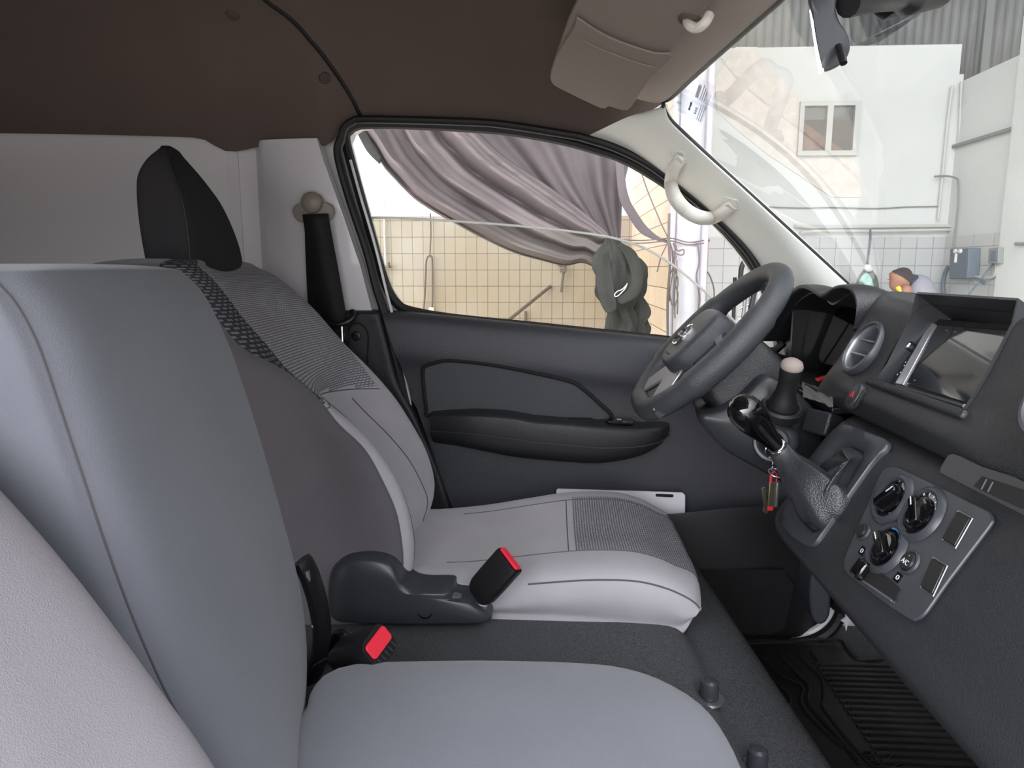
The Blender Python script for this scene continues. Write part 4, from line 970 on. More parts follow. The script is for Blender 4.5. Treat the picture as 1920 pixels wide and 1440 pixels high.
for x, y, rr, nm in ((1619,997,.0085,''),(1706,1054,.0105,'A/C')):
    F = HFat(x, y); b = MB().lathe([(rr,-.001),(rr,.003),(rr-.0015,.0045),(0,.0046)], F, 28).build('push_button', M['black'], cp)
    MB().ring([(rr,.0),(rr+.0005,.0022),(rr+.0022,.0015),(rr+.003,-.0005)], F, 28).build('button_rim', M['panel'], b)
    if nm: text('lettering', nm, .0075, F, 0, -.002, M['print'], b, c=.0047, depth=.0001); MB().lathe([(.0011,.0046),(.0009,.005),(0,.005)], Fr(F(0,.0055,0), F.r, F.u), 12).build('indicator', M['ink'], b)
for q in (((1797,958),(1823,972),(1792,1028),(1767,1013)), ((1750,1045),(1776,1061),(1750,1118),(1726,1102))):
    P = [HF.px(x, y, .005) for x, y in q]; c_ = sum(P, Vector())/4
    b = MB().prism([c_+(p-c_)*.92 for p in P], n*.0022).build('blank_switch', M['black'], cp, bevel=.001)
    MB().tube(P+[P[0]], .0009, 6).build('switch_rim', M['satin'], b)
for x, y in ((1617,1033),(1684,1083)):
    F = HFat(x, y); b = MB().fbox(F, -.0055, .0055, -.005, .005, -.001, .0005).build('icon_window', M['gloss'], cp, smooth=0)
    MB().ring([(.0018,.0006),(.0018,.001),(.0026,.001),(.0026,.0006)], F, 14).build('icon', M['print'], b)
P = [HF.px(x, y, .0052) for x, y in ((1612,1048),(1626,1053),(1684,1100),(1682,1112),(1672,1126),(1606,1080),(1603,1066))]
sl = MB().prism(cr(P, 3, True), n*.0006).build('slider_slot', M['void'], cp, smooth=0)
MB().tube(cr([HF.px(x, y, .0055) for x, y in ((1612,1048),(1603,1066),(1606,1080),(1672,1126))], 4), .0012, 6).build('slot_rim', M['satin'], sl)
F = HFat(1622, 1070, .006); MB().fbox(F, -.010, .009, -.012, .010, 0, .010).build('slider_knob', M['gloss'], sl, bevel=.003)
# cup holder and its slot
P = [HF.px(x, y, .010) for x, y in ((1783,898),(1771,890),(1778,872),(1796,856),(1850,880),(1940,915),(1960,985),(1920,967))]
ch = MB().prism(cr(P, 3, True), n*.006).build('cup_holder', M['plas2'], da, bevel=.002)
P = [HF.px(x, y, .017) for x, y in ((1842,893),(1940,925),(1950,965),(1905,948),(1826,912))]
MB().prism(P, n*.0005).build('holder_slot', M['void'], ch, smooth=0)
for x in (1850, 1862): MB().tube([HF.px(x, 899+(x-1850)*.4, .018), HF.px(x-10, 918+(x-1850)*.4, .018)], .0009, 6).build('slot_rib', M['panel'], ch)
# vents
for k, F in enumerate(ven_o):
    F = Fr(F.o, F.r, F.u); F.r = F.r*.89; F.u = F.u*.89
    v = MB().ring([(.0405,.0),(.0405,.008),(.043,.0115),(.0475,.011),(.050,.006),(.0495,-.003),(.043,-.012)], F, 56).build('air_vent', M['panel'], da)
    v['label'] = 'round air vent with satin ring'
    MB().ring([(.0385,-.004),(.0375,.004),(.0395,.0085),(.0415,.0085),(.0415,-.02),(.0365,-.02)], F, 56).build('vent_ring', M['satin'], v)
    MB().lathe([(.041,-.03),(0,-.03)], F, 40).build('vent_throat', M['void'], v)
    for b in (-.013, .013):
        w_ = math.sqrt(.0385**2-b*b)
        MB().prism([F(-w_, b, .004), F(w_, b, .004), F(w_*.9, b+.003, -.022), F(-w_*.9, b+.003, -.022)], F.u*.0032).build('vent_blade', M['satin'], v, bevel=.001)
# hazard button
p = on_fas(1605, 744); F = Fr(p, (0, -1, 0), (.055, 0, .11)); F = Fr(F(0, 0, .001), F.r, F.u)
def oval(F, a, b, c, n_=28): return [F(a*math.cos(t*2*math.pi/n_), b*math.sin(t*2*math.pi/n_), c) for t in range(n_)]
hz = grid('hazard_button', [oval(F, .0145, .020, -.004), oval(F, .0145, .020, .003), oval(F, .013, .0185, .0048), oval(F, .006, .009, .0055), oval(F, .0003, .0003, .0055)], M['plas2'], da, cv=True, smooth=50)
MB().ring([(.0145,.001),(.0145,.003),(.0165,.0025),(.0175,-.001)], Fr(F.o, F.r, F.u), 36).build('button_rim', M['void'], hz)
t0 = [F(0, .006, .0054), F(-.0052, -.003, .0054), F(.0052, -.003, .0054)]
MB().tube(t0+[t0[0]], .0007, 6).build('hazard_triangle', M['redp'], hz, smooth=0)
t0 = [F(0, .0028, .0054), F(-.0024, -.0014, .0054), F(.0024, -.0014, .0054)]; MB().tube(t0+[t0[0]], .0005, 6).build('hazard_triangle', M['redp'], hz, smooth=0)
# panel that carries the parking lever and ignition
pl_px = [(1392,742),(1430,706),(1462,712),(1500,738),(1535,775),(1548,800),(1540,850),(1500,925),(1465,905),(1420,880),(1360,845),(1318,800),(1312,778),(1345,770)]
P = cr([at(x, y, 1.16) for x, y in pl_px], 3, True); c_ = sum(P, Vector())/len(P)
G = [[p+Vector((.05, .30, -.03)) for p in P], [p+Vector((0, .012, 0)) for p in P], [p+(c_-p)*.03+Vector((0, .002, 0)) for p in P], [p+(c_-p)*.09+Vector((0, -.004, 0)) for p in P], [p+(c_-p)*.6+Vector((0, -.006, 0)) for p in P]]
grid('column_panel', G, M['plas2'], da, cv=True, caps=True, smooth=60)
F = Fr(at(1452, 829, 1.142), (.80, -.55, 0), (.12, 0, 1))
if F.n.dot(W(0,0,0)-F.o) < 0: F = Fr(F.o, -F.r, F.u)
ig = MB().ring([(.024,.006),(.026,.010),(.030,.011),(.0335,.008),(.036,.0),(.034,-.02),(.024,-.01)], F, 40).build('ignition_surround', M['panel'], da)
MB().lathe([(.025,.0),(.025,.004),(.018,.006),(.015,.012),(.009,.013),(0,.013)], F, 32).build('ignition_lock', M['black'], ig)
IG = F
# block beside the lever (cubby lid)
MB().fbox(Fr(at(1532, 790, 1.115), (.45, -.8, 0), (.3, .1, 1)), -.024, .024, -.020, .018, -.03, .004).build('cubby_lid', M['plas'], da, bevel=.004)

# ---- bits lying in the tray
o = MB().tube([atZ(1512, 722, -.196), atZ(1536, 734, -.196)], .0035, 8).build('pen', M['black']); tag(o, 'short black pen lying in the tray below the instruments', 'pen')
o = MB().prism([atZ(x, y, -.199) for x, y in ((1528,712),(1548,706),(1556,709),(1534,717))], (0, 0, .003)).build('lighter', M['redp'], bevel=.001); tag(o, 'flat red piece lying in the dusty instrument tray', 'lighter')
G = [[atZ(1505+8*i+random.uniform(-2,2), 716+9*j+3*i+random.uniform(-2,2), -.199+random.uniform(0,.007)) for i in range(8)] for j in range(4)]
o = grid('plastic_wrapper', surf(G, 2, 2), glassmat('crinkled_film', (.8,.82,.85,1), 1.5, .15, .10), smooth=30); tag(o, 'crumpled clear plastic wrapper in the instrument tray', 'wrapper')
# ================================================================== STEERING WHEEL
c1, c2 = W(.163, 1.27, -.247), W(.387, 1.27, -.008)
WC = c1.lerp(c2, .5); WF = Fr(WC, (0, -1, 0), c2-c1)
sw_ = empty('steering_wheel', WC, 'black leather steering wheel with silver lower spoke and oval-less round badge', 'steering wheel')
sw_['label'] = 'black leather steering wheel with silver spoke trim and chrome badge'
R0 = (c2-c1).length/2
def rim(t):                                              # t=0 at the bottom
    a, b = R0*math.sin(t), -R0*math.cos(t)
    lim = -R0*.95
    if b < lim: b = lim + (b-lim)*.25
    return a, b
pts = []; rr = []
for k in range(96):
    t = 2*math.pi*k/96; a, b = rim(t); pts.append(WF(a, b, 0)); rr.append(.0192+.0016*max(0, math.cos(4*t))**2*0 + (.003 if abs(t-math.pi/2) < .5 or abs(t-1.5*math.pi) < .5 else 0))
m_ = MB(); m_.tube(pts, rr, 20, closed=True, upv=WF.n, flat=1.05); m_.build('rim', M['leath'], sw_, smooth=179)
for off in (.55, ):
    MB().tube([WF(rim(2*math.pi*k/96)[0]*1.048, rim(2*math.pi*k/96)[1]*1.048, -.0150) for k in range(96)], .0011, 6, closed=True).build('rim_seam', M['black'], sw_)
# hub
def hubsec(s, c, dy=0): 
    P = [(-.066,.045),(-.050,.060),(0,.066),(.050,.060),(.066,.045),(.070,0),(.060,-.045),(.035,-.066),(0,-.070),(-.035,-.066),(-.060,-.045),(-.070,0)]
    return cr([WF(a*s, b*s-.012+dy, c) for a, b in P], 4, True)
G = [hubsec(.92, -.030), hubsec(1.0, -.022), hubsec(1.0, .010), hubsec(.97, .026), hubsec(.92, .033), hubsec(.80, .036), hubsec(.4, .0385), hubsec(.02, .039)]
hb_ = grid('airbag_cover', G, M['leath'], sw_, cv=True, caps=True, smooth=60); hb_['label'] = 'domed black airbag cover'
# spokes
def spoke(name, pts2, c0, c1_, m, bev=.003, par=sw_): return MB().prism([WF(a, b, c0) for a, b in pts2], WF.n*(c1_-c0)).build(name, m, par, bevel=bev, seg=2)
for s in (-1, 1):
    spoke('side_spoke', [(s*.055,.030),(s*.120,.014),(s*(R0-.008),.012),(s*(R0-.008),-.024),(s*.125,-.036),(s*.055,-.050)], -.014, .006, M['leath'])
    spoke('spoke_trim', [(s*.060,.022),(s*.122,.008),(s*.150,.004),(s*.150,-.002),(s*.120,-.004),(s*.060,.006)], .006, .009, M['silver'], .001)
spoke('lower_spoke', [(-.066,-.050),(-.118,-.135),(-.112,-R0*.95+.004),(.112,-R0*.95+.004),(.118,-.135),(.066,-.050)], -.012, .004, M['leath'])
lt_ = spoke('lower_spoke_trim', [(-.112,-.147),(-.060,-.150),(0,-.104),(.060,-.150),(.112,-.147),(.054,-.066),(-.054,-.066)], .004, .010, M['silver'], .003)
# badge: ring with a bar across and tiny lettering
BF = Fr(WF(0, -.020, .0385), WF.r, WF.u)
bd = MB().ring([(.0215,.0),(.0215,.003),(.0232,.0042),(.0250,.003),(.0250,0)], BF, 40).build('badge', M['chrome'], sw_)
MB().fbox(BF, -.0275, .0275, -.005, .005, .001, .0045).build('badge_bar', M['chrome'], bd, bevel=.001)
text('lettering', 'NISSAN', .0078, BF, 0, 0, M['black'], bd, c=.0046, depth=.0001)
for a in (-.022, .022):
    text('lettering', 'SRS' if a < 0 else 'AIRBAG', .0055, Fr(WF(0, -.062, .0365), WF.r, WF.u), a*.6, 0, M['black'], hb_, c=.0006, depth=.0001)
# column shroud
cs = empty('steering_column', WF(0, 0, -.12), 'dark plastic steering column shroud behind the wheel', 'steering column')
def colsec(c, wy, hu, du=0, r=.02):
    return rrect(Fr(WF(0, du, c), WF.r, WF.u), -wy, wy, -hu, hu, r, 0, 5)
G = [colsec(-.024, .045, .045, -.004), colsec(-.035, .060, .060, -.004), colsec(-.06, .068, .068, -.006), colsec(-.11, .072, .070, -.010), colsec(-.150, .070, .066, -.012), colsec(-.158, .062, .058, -.012), colsec(-.162, .056, .054, -.012), colsec(-.23, .054, .06, -.012), colsec(-.30, .054, .06, -.012)]
grid('column_shroud', surf(G, 3, 1, cv=True), M['plas'], cs, cv=True, caps=True, smooth=60)
for s, L in ((-1, .15),):
    MB().tube([WF(s*.05, .02, -.06), WF(s*.11, .03, -.055), WF(s*L, .036, -.05)], [.007, .006, .008], 10).build('stalk', M['black'], cs)
# ---- gear lever
gl_ = empty('gear_lever', HF.px(1540, 935), 'gear lever with glossy black knob, chrome collar and leather boot', 'gear lever')
kt, kb_ = at(1398, 772, .93), at(1456, 836, .975)
ax = kb_-kt; L = ax.length; KF = Fr(kt, ax.orthogonal(), Vector((0, 1, 0))); KF = Fr(kt, (ax.cross(Vector((0, 1, 0)))), Vector((0, 1, 0)))
if KF.n.dot(ax) > 0: KF = Fr(kt, -KF.r, KF.u)
KF.n = -ax.normalized(); KF.r = KF.n.orthogonal().normalized(); KF.u = KF.n.cross(KF.r)
MB().lathe([(0,.0235),(.009,.0222),(.016,.0182),(.0210,.0108),(.0232,.0),(.0226,-.016),(.0190,-.036),(.0150,-.056),(.0108,-L+.004),(.0108,-L)], KF, 32).build('knob', M['gloss'], gl_, smooth=179)
MB().lathe([(.0085,-L+.002),(.0122,-L),(.0130,-L-.003),(.0122,-L-.006),(.0085,-L-.008)], KF, 28).build('collar', M['chrome'], gl_)
NBp = KF(0, 0, -L-.006)
base = ring_i
nb = len(base)
T1, T2 = NBp, sum(base, Vector())/nb
def ringat(c, r_, axn, ref):
    a = (ref-c); a = (a-axn*a.dot(axn)); b = axn.cross(a.normalized())
    return a.normalized(), b
neck = []
axn = KF.n
for p in base:                                            # neck ring follows the base ring's directions
    d = p-T2; d = d-axn*d.dot(axn); neck.append(d.normalized())
G = []
path = [(0.0, -.020, 1.0), (.10, .0, .98), (.28, .0, .90), (.46, .0, .74), (.62, .0, .56)]
sb_px = [(1522,882),(1548,886),(1572,902),(1592,926),(1578,952),(1562,974),(1546,990),(1528,990),(1510,978),(1499,958),(1497,930),(1505,902)]
sbase = rot_to(resample(cr([HF.px(x, y, .004) for x, y in sb_px], 4, True)+[HF.px(*sb_px[0], .004)], 97)[:-1], HF.px(1560, 890))
T2 = sum(sbase, Vector())/nb; G = []
for k_, p in enumerate(sbase):
    d = p-T2; d = d-axn*d.dot(axn); neck[k_] = d.normalized()
G.append([p-n*.012 for p in sbase])
for t, rs in ((.0,1.0),(.12,.97),(.25,.86),(.4,.72),(.55,.56),(.7,.42),(.82,.33),(.92,.27),(1.0,.0)):
    c_ = T2.lerp(T1, t)+n*.010*math.sin(math.pi*t); row = []
    for k_, p in enumerate(sbase):
        w_ = max(0, (t-.5)/.5)
        q = c_ + (p-T2)*rs*(1-w_) + neck[k_]*(.0130 if t < 1 else .0122)*w_ + neck[k_]*.004*math.sin(math.pi*w_)
        q += neck[k_]*.0022*math.sin(k_*.52+9*t)*(1-t)
        row.append(q)
    G.append(row)
# loose leather filling the slot behind the sleeve
pk_ = HF.px(1592, 864, .026); D = [[p-n*.012 for p in base]]
for t in (.0,.12,.3,.55,.8,.99):
    D.append([p.lerp(pk_, t) + n*(.010*math.sin(math.pi*t)*(1+.5*math.sin(k_*.33))) for k_, p in enumerate(base)])
grid('boot_fold', surf(D, 3, 1, cv=True), M['boot'], gl_, cv=True, smooth=80)
grid('boot', surf(G, 5, 1, cv=True), M['boot'], gl_, cv=True, smooth=80)
# ---- parking brake lever
pk = empty('parking_brake_lever', at(1467, 765, 1.14), 'stubby black lever with pale grey cap behind the gear knob', 'parking brake lever')
b0, b1_ = at(1466, 764, 1.13), at(1485, 686, 1.10)
PFm = Fr(b0, (0, -1, 0), (1, 0, 0)); PFm.n = (b1_-b0).normalized(); PFm.r = PFm.n.orthogonal().normalized(); PFm.u = PFm.n.cross(PFm.r); L = (b1_-b0).length
MB().lathe([(.033,-.012),(.033,.0),(.030,.004),(.026,.003),(.025,.0)], PFm, 36).build('lever_ring', M['rub'], pk)
MB().lathe([(.024,-.006),(.0235,.006),(.019,.018),(.0155,.030),(.0145,.045),(.0155,.056),(.0172,L-.004),(.0165,L)], PFm, 32).build('lever_grip', M['rub'], pk, smooth=179)
MB().lathe([(.0168,L-.005),(.0172,L),(.0150,L+.006),(.009,L+.010),(0,L+.011)], PFm, 32).build('lever_cap', M['visor'], pk, smooth=179)
# ---- keys on the ignition
ky = empty('key_ring', at(1448, 858, 1.10), 'bunch of keys on split rings with red and steel tag hanging from ignition', 'keys')
def ringtube(c, R_, r_, F, nm, m, par): return MB().tube([F(R_*math.cos(t*math.pi/16), R_*math.sin(t*math.pi/16), 0)+(c-F.o) for t in range(32)], r_, 8, closed=True).build(nm, m, par)
yk = 1.085
ringtube(at(1447,845,yk), .011, .0009, Fr(at(1447,845,yk), (1, .3, 0), (0, 0, 1)), 'split_ring', M['chrome'], ky)
ringtube(at(1449,872,yk), .0125, .0011, Fr(at(1449,872,yk), (.35, 1, 0), (0, 0, 1)), 'split_ring', M['chrome'], ky)
ringtube(at(1455,887,yk), .0115, .0011, Fr(at(1455,887,yk), (1, .2, -.1), (0, 1, .35)), 'split_ring', M['satin'], ky)
FK = Fr(at(1450, 925, yk), (1, .25, 0), (.02, 0, 1))
tg = MB().fbox(FK, -.008, .003, -.022, .018, -.0015, .0015).build('key_tag', M['brass'], ky, bevel=.0006)
MB().fbox(FK, .003, .0065, -.022, .018, -.004, .004).build('tag_edge', M['satin'], tg, bevel=.0006)
MB().fbox(FK, -.0082, .0005, -.027, -.021, -.0017, .0017).build('tag_band', M['redp'], tg, smooth=0)
MB().tube([FK(-.006,.018,0), FK(-.006,.030,0), FK(-.001,.036,0), FK(.004,.030,0), FK(.004,.018,0)], [.0022,.0022,.0016,.0009,.0009], 8).build('tag_loop', M['redp'], tg)
FK2 = Fr(at(1434, 935, yk+.004), (1, .3, .28), (.28, 0, 1))
k_ = MB().fbox(FK2, -.003, .003, -.014, .020, -.001, .001).build('key_blade', M['brass'], ky, bevel=.0004)
MB().prism(oval(Fr(FK2(-.001, -.019, -.001), FK2.r, FK2.u), .0048, .0065, 0, 16), FK2.n*.002).build('key_bow', M['brass'], ky)
# ================================================================== RADIO
ra = empty('car_radio', RF.o, 'wide touch screen radio with silver left edge and round knob in the dash', 'car radio')
def rp(px, py, c=0): return RF.px(px, py, c)
bodyp = [rp(1738,598,.002), rp(1672,726,.002), rp(1845,782,.002), rp(1925,612,.002)]
MB().prism([p-RF.n*.03 for p in bodyp], RF.n*.032).build('radio_body', M['black'], ra, bevel=.001)
scp = [rp(1763,611,.003), rp(1702,722,.003), rp(1834,765,.003), rp(1910,623,.003)]
c_ = sum(scp, Vector())/4
MB().prism(cr([c_+(p-c_)*1.05 for p in bodyp[:0]] or [c_+(p-c_)*1.0 for p in scp], 1, True), RF.n*.0035).build('screen', M['screen'], ra, bevel=.0015)
MB().prism([rp(1749,606,.003), rp(1682,722,.003), rp(1697,724,.003), rp(1759,611,.003)], RF.n*.004).build('silver_edge', M['silver'], ra, bevel=.001)
MB().prism([rp(1682,722,.003), rp(1683,727,.003), rp(1832,773,.003), rp(1834,767,.003)], RF.n*.003).build('lower_edge', M['panel'], ra, bevel=.0008)
for k, (x, y, s_) in enumerate(((1732,614,2.),(1727,624,1.2),(1724,629,1.6),(1720,637,1.2),(1717,642,2.2),(1699,680,1.4),(1697,686,1.8),(1690,699,2.0),(1684,703,1.6))):
    F = Fr(rp(x, y, .003), RF.r, RF.u); bb = MB().fbox(F, -.0035, .0035, -.003, .003, 0, .001).build('radio_button', M['gloss'], ra, bevel=.0004)
    MB().fbox(F, -.0006*s_, .0006*s_, -.0008, .0008, .001, .0013).build('button_mark', M['print'], bb, smooth=0)
F = Fr(rp(1712, 655, .002), RF.r, RF.u)
kn = MB().lathe([(.0085,0),(.0085,.010),(.0078,.012),(.0,.012)], F, 30).build('volume_knob', M['black'], ra)
MB().ring([(.0066,.0118),(.0066,.0130),(.0082,.0134),(.0090,.0118)], F, 32).build('knob_trim', M['chrome'], kn)
MB().fbox(Fr(rp(1812, 763, .004), RF.r, RF.u), -.004, .006, -.0018, .0018, 0, .002).build('memory_card', M['print'], ra, smooth=0)
for (x, y, L_) in ((1775,620,.004),(1790,622,.004),(1880,630,.002),(1888,632,.002),(1806,648,.004),(1715,713,.002)):
    MB().fbox(Fr(rp(x, y, .0066), RF.r, RF.u), -L_, L_, -.0008, .0008, 0, .0002).build('screen_icon', M['ink'], ra, smooth=0)
# ================================================================== FOOTWELL
fm = empty('floor_mat', W(.6, 1.3, -.858), 'dirty black ribbed rubber mat in the driver footwell', 'floor mat')
MB().prism([W(.365, .80, -.858), W(.80, .80, -.858), W(.84, 1.2, -.858), W(.80, 1.45, -.858), W(.70, 1.48, -.858), W(.655, 1.55, -.858), W(.40, 1.555, -.858), W(.36, 1.2, -.858)], (0, 0, .006)).build('mat_base', M['mat'], fm, bevel=.002)
rb = MB()
for k in range(32):
    y = .86+k*.0195; x0 = .575+.055*(1 if False else (1.45-y))*.15
    rb.fbox(Fr(W(x0+.005, y, -.852), (1, 0, 0), (0, 1, 0)), 0, .17, 0, .007, 0, .004)
rb.build('mat_ribs', M['mat'], fm, smooth=0)
def ml(P, r=.003): MB().tube(cr([atZ(x, y, -.851) for x, y in P], 4), r, 6).build('mat_ridge', M['mat'], fm)
ml([(1405,1232),(1440,1270),(1475,1300),(1482,1320)]); ml([(1432,1232),(1462,1265),(1504,1288),(1502,1320),(1540,1365),(1580,1400)], .004); ml([(1466,1232),(1500,1270),(1517,1290),(1516,1320),(1560,1370),(1610,1430)], .004)
ml([(1498,1230),(1520,1252),(1541,1275),(1543,1310),(1545,1330),(1600,1400),(1650,1450)]); ml([(1388,1206),(1480,1203),(1570,1200),(1592,1222),(1610,1236),(1655,1236)], .005); ml([(1520,1222),(1570,1290),(1640,1390),(1672,1440)], .003)
TF = Fr(atZ(1655, 1422, -.850), atZ(1690, 1470, -.85)-atZ(1618, 1375, -.85), (1, 0, 0)); 
if TF.n.z < 0: TF = Fr(TF.o, TF.r, -TF.u)
text('embossed_lettering', 'NV350', .034, TF, .035, .012, M['rub'], fm, c=.0, depth=.002); text('embossed_lettering', 'URVAN', .024, TF, .02, -.022, M['rub'], fm, c=.0, depth=.002)
# clutch pedal seen from its side
pe = empty('pedal', at(1538, 1115, 1.22), 'worn grey rubber pedal hanging beside the centre stack', 'pedal')
P = cr([at(x, y, 1.20) for x, y in ((1530,1067),(1541,1072),(1552,1085),(1558,1110),(1557,1150),(1548,1168),(1534,1171),(1524,1160),(1519,1130),(1519,1095),(1523,1074))], 4, True)
MB().prism(P, (.004, .07, 0)).build('pedal_pad', M['panel'], pe, bevel=.006, seg=3)
MB().tube(cr([at(1556,1125,1.24), at(1580,1140,1.25), at(1590,1110,1.26), W(.60,1.27,-.38)], 5), .010, 10).build('pedal_arm', M['black'], pe)
# white board standing in the door pocket
P = [at(x, y, 1.565) for x, y in ((1043,920),(1046,917),(1280,924),(1285,929),(1284,1010),(1045,1010))]
o = MB().prism(P, (0, .006, 0)).build('white_board', M['white'], bevel=.001); tag(o, 'white board with a dark slot standing in the door pocket', 'board')
F = Fr(at(1246, 929, 1.5645), (1, 0, -.03), (0, 0, 1)); MB().prism(rrect(F, -.020, .020, -.0035, .0035, .003, 0), (0, -.0008, 0)).build('board_slot', M['void'], o, smooth=0)
# white plastic scraps by the sill
o = MB().prism([at(x, y, 1.45) for x, y in ((1588,1130),(1592,1152),(1602,1160),(1590,1168),(1587,1184),(1583,1168),(1577,1164),(1585,1158))], (0, .004, 0)).build('torn_label', M['white']); tag(o, 'torn white scrap hanging behind the pedal arm', 'scrap')

# ================================================================== THE YARD OUTSIDE
YW = 8.0
def wz(py, Y=YW, px=1000): return at(px, py, Y).z-ZC
o = MB().prism([W(-14, -14, -ZC-.05), W(10, -14, -ZC-.05), W(10, 10, -ZC-.05), W(-14, 10, -ZC-.05)], (0, 0, .05)).build('floor', M['conc'], smooth=0); tag(o, kind='structure')
xc = .87                                                  # corner of the beige stone wall
tt = wz(405)
o = MB().prism([W(-14, YW+.02, -ZC), W(xc+.1, YW+.02, -ZC), W(xc+.1, YW+.02, 5.2), W(-14, YW+.02, 5.2)], (0, .2, 0)).build('wall_back', M['plaster'], smooth=0); tag(o, kind='structure')
o = MB().prism([W(-14, YW, -ZC), W(xc+.1, YW, -ZC), W(xc+.1, YW, tt), W(-14, YW, tt)], (0, .02, 0)).build('wall_back_tiles', M['tile'], smooth=0); tag(o, kind='structure')
ysr = 4.75
o = MB().prism([W(xc, ysr, -ZC), W(xc+.02, ysr, -ZC), W(xc+.02, YW+.02, -ZC), W(xc, YW+.02, -ZC)], (0, 0, ZC+2.6)).build('wall_side', M['stone'], smooth=0); tag(o, kind='structure')
# second bay, seen through the windshield
XR = at(1776, 450, 8).x
t2 = wz(446); top2 = at(1600, 85, YW).z-ZC; xe = at(1806, 85, YW).x
o = MB().prism([W(xc+.1, YW+.02, -ZC), W(XR+.02, YW+.02, -ZC), W(XR+.02, YW+.02, wz(150)), W(xe, YW+.02, wz(150)), W(xe, YW+.02, top2), W(xc+.1, YW+.02, top2)], (0, .2, 0)).build('wall_back', M['plaster2'], smooth=0); tag(o, kind='structure')
o = MB().prism([W(xc+.02, YW, -ZC), W(XR, YW, -ZC), W(XR, YW, t2), W(xc+.02, YW, t2)], (0, .02, 0)).build('wall_back_tiles', M['tile2'], smooth=0); tag(o, kind='structure')
zt = at(1806, 152, YW).z-ZC
o = MB().prism([W(XR, YW+.02, -ZC), W(XR, 5.9, -ZC), W(XR, 5.9, zt), W(XR, YW+.02, zt)], (.2, 0, 0)).build('wall_right', M['plaster2'], smooth=0); tag(o, kind='structure')
o = MB().prism([W(XR-.02, YW, -ZC), W(XR-.02, 5.9, -ZC), W(XR-.02, 5.9, t2), W(XR-.02, YW, t2)], (.02, 0, 0)).build('wall_right_tiles', M['tile2s'], smooth=0); tag(o, kind='structure')
yp = XR/((at(1903, 300, 1).x))
o = MB().prism([W(XR-.06, yp, -ZC), W(XR-.06, 4.0, -ZC), W(XR+.2, 4.0, -ZC), W(XR+.2, yp, -ZC)], (0, 0, ZC+zt+.3)).build('wall_right', M['plaster2'], smooth=0); tag(o, kind='structure')
o = MB().box(W(XR-.03, (YW+5.9)/2, wz(282)), .03, YW-5.9, .03).build('trim_9', M['gbox'], smooth=0); tag(o, kind='structure')
# raised blotchy patch on the wall
pp = [(1380,88),(1420,88),(1470,150),(1500,190),(1500,297),(1598,297),(1606,310),(1616,325),(1614,370),(1560,370),(1500,330),(1440,290),(1390,250),(1345,210),(1340,150)]
P = [at(x, y, YW+.010) for x, y in pp]
o = MB().prism(P, (0, .0095, 0)).build('blotchy_patch', M['blotch'], smooth=0); tag(o, 'rough blotchy patch on the wall around the sliding window', 'plaster patch')
# crack / cornice lines
o = MB().tube(cr([at(x, y, YW-.0) for x, y in ((1440,388),(1500,390),(1560,389),(1640,391),(1700,388),(1758,387))], 3), .006, 6).build('trim_10', M['gbox']); tag(o, kind='structure')
# corrugated sheets above
G = []
for k in range(420):
    x = .3+k*.025; yy = 9.0-(.03 if k % 4 == 1 else 0)
    G.append([W(x, yy, 1.2), W(x, yy, 4.58)])
o = grid('corrugated_cladding', G, M['steel'], None, smooth=20, thick=.004); tag(o, 'grey corrugated steel sheeting rising above the plastered wall', 'cladding')
for x in (4.95, 5.65): MB().box(W(x, 8.95, 2.9), .09, .03, 3.36).build('flashing_strip', M['gbox'], o, smooth=0)
# added steel roof above the wash bay, unseen, that keeps its walls in shade
G = [[W(-14+.4*k, y, 4.6+(.05 if k % 2 else 0)) for y in (2.0, 9.6)] for k in range(61)]
rf_ = grid('shade_roof', G, M['steel'], None, smooth=20, thick=.01); tag(rf_, 'added unseen steel roof that shades the wash bay walls', 'roof')
for x in (-13.8, 9.8): MB().box(W(x, 2.1, 1.45), .12, .12, 6.2).build('shade_roof_post', M['gbox'], rf_, smooth=0)
# sliding window in the wall
xw = empty('window_3', at(1550, 245, YW), kind='structure')
a, b = at(1500, 191, YW), at(1606, 297, YW); b = W(b.x, YW, wz(297)); WFm = Fr(W((a.x+b.x)/2, YW+.0, (a.z+b.z)/2-ZC), (1, 0, 0), (0, 0, 1))
hw, hh2 = (b.x-a.x)/2, (a.z-b.z)/2
mb = MB()
for a0, a1, b0, b1 in ((-hw, hw, hh2-.045, hh2), (-hw, hw, -hh2, -hh2+.05), (-hw, -hw+.045, -hh2+.05, hh2-.045), (hw-.06, hw, -hh2+.05, hh2-.045), (-.03, .03, -hh2+.05, hh2-.045)): mb.fbox(WFm, a0, a1, b0, b1, -.03, .03)
mb.build('window_frame', M['pvc'], xw, smooth=0)
MB().fbox(WFm, -hw+.04, hw-.06, -hh2+.04, hh2-.04, -.022, -.018).build('pane', mat('dark_room_glass', sRGB(92, 96, 98), .08, coat=.3), xw, smooth=0)
MB().fbox(WFm, -hw+.04, hw-.06, -hh2+.04, hh2*.35, -.018, -.016).build('blind', mat('curtain_grey', sRGB(96, 92, 92), .9), xw, smooth=0)
MB().prism([WFm(-hw+.04, -hh2+.05, -.015), WFm(hw*.6, -hh2+.05, -.015), WFm(-hw+.04, hh2*.3, -.015)], WFm.n*.002).build('reflection_wedge', mat('brown_reflection', sRGB(128, 108, 100), .9, var=(9, .3)), xw, smooth=0)  # brown triangle of a windshield reflection, put onto the pane as colour
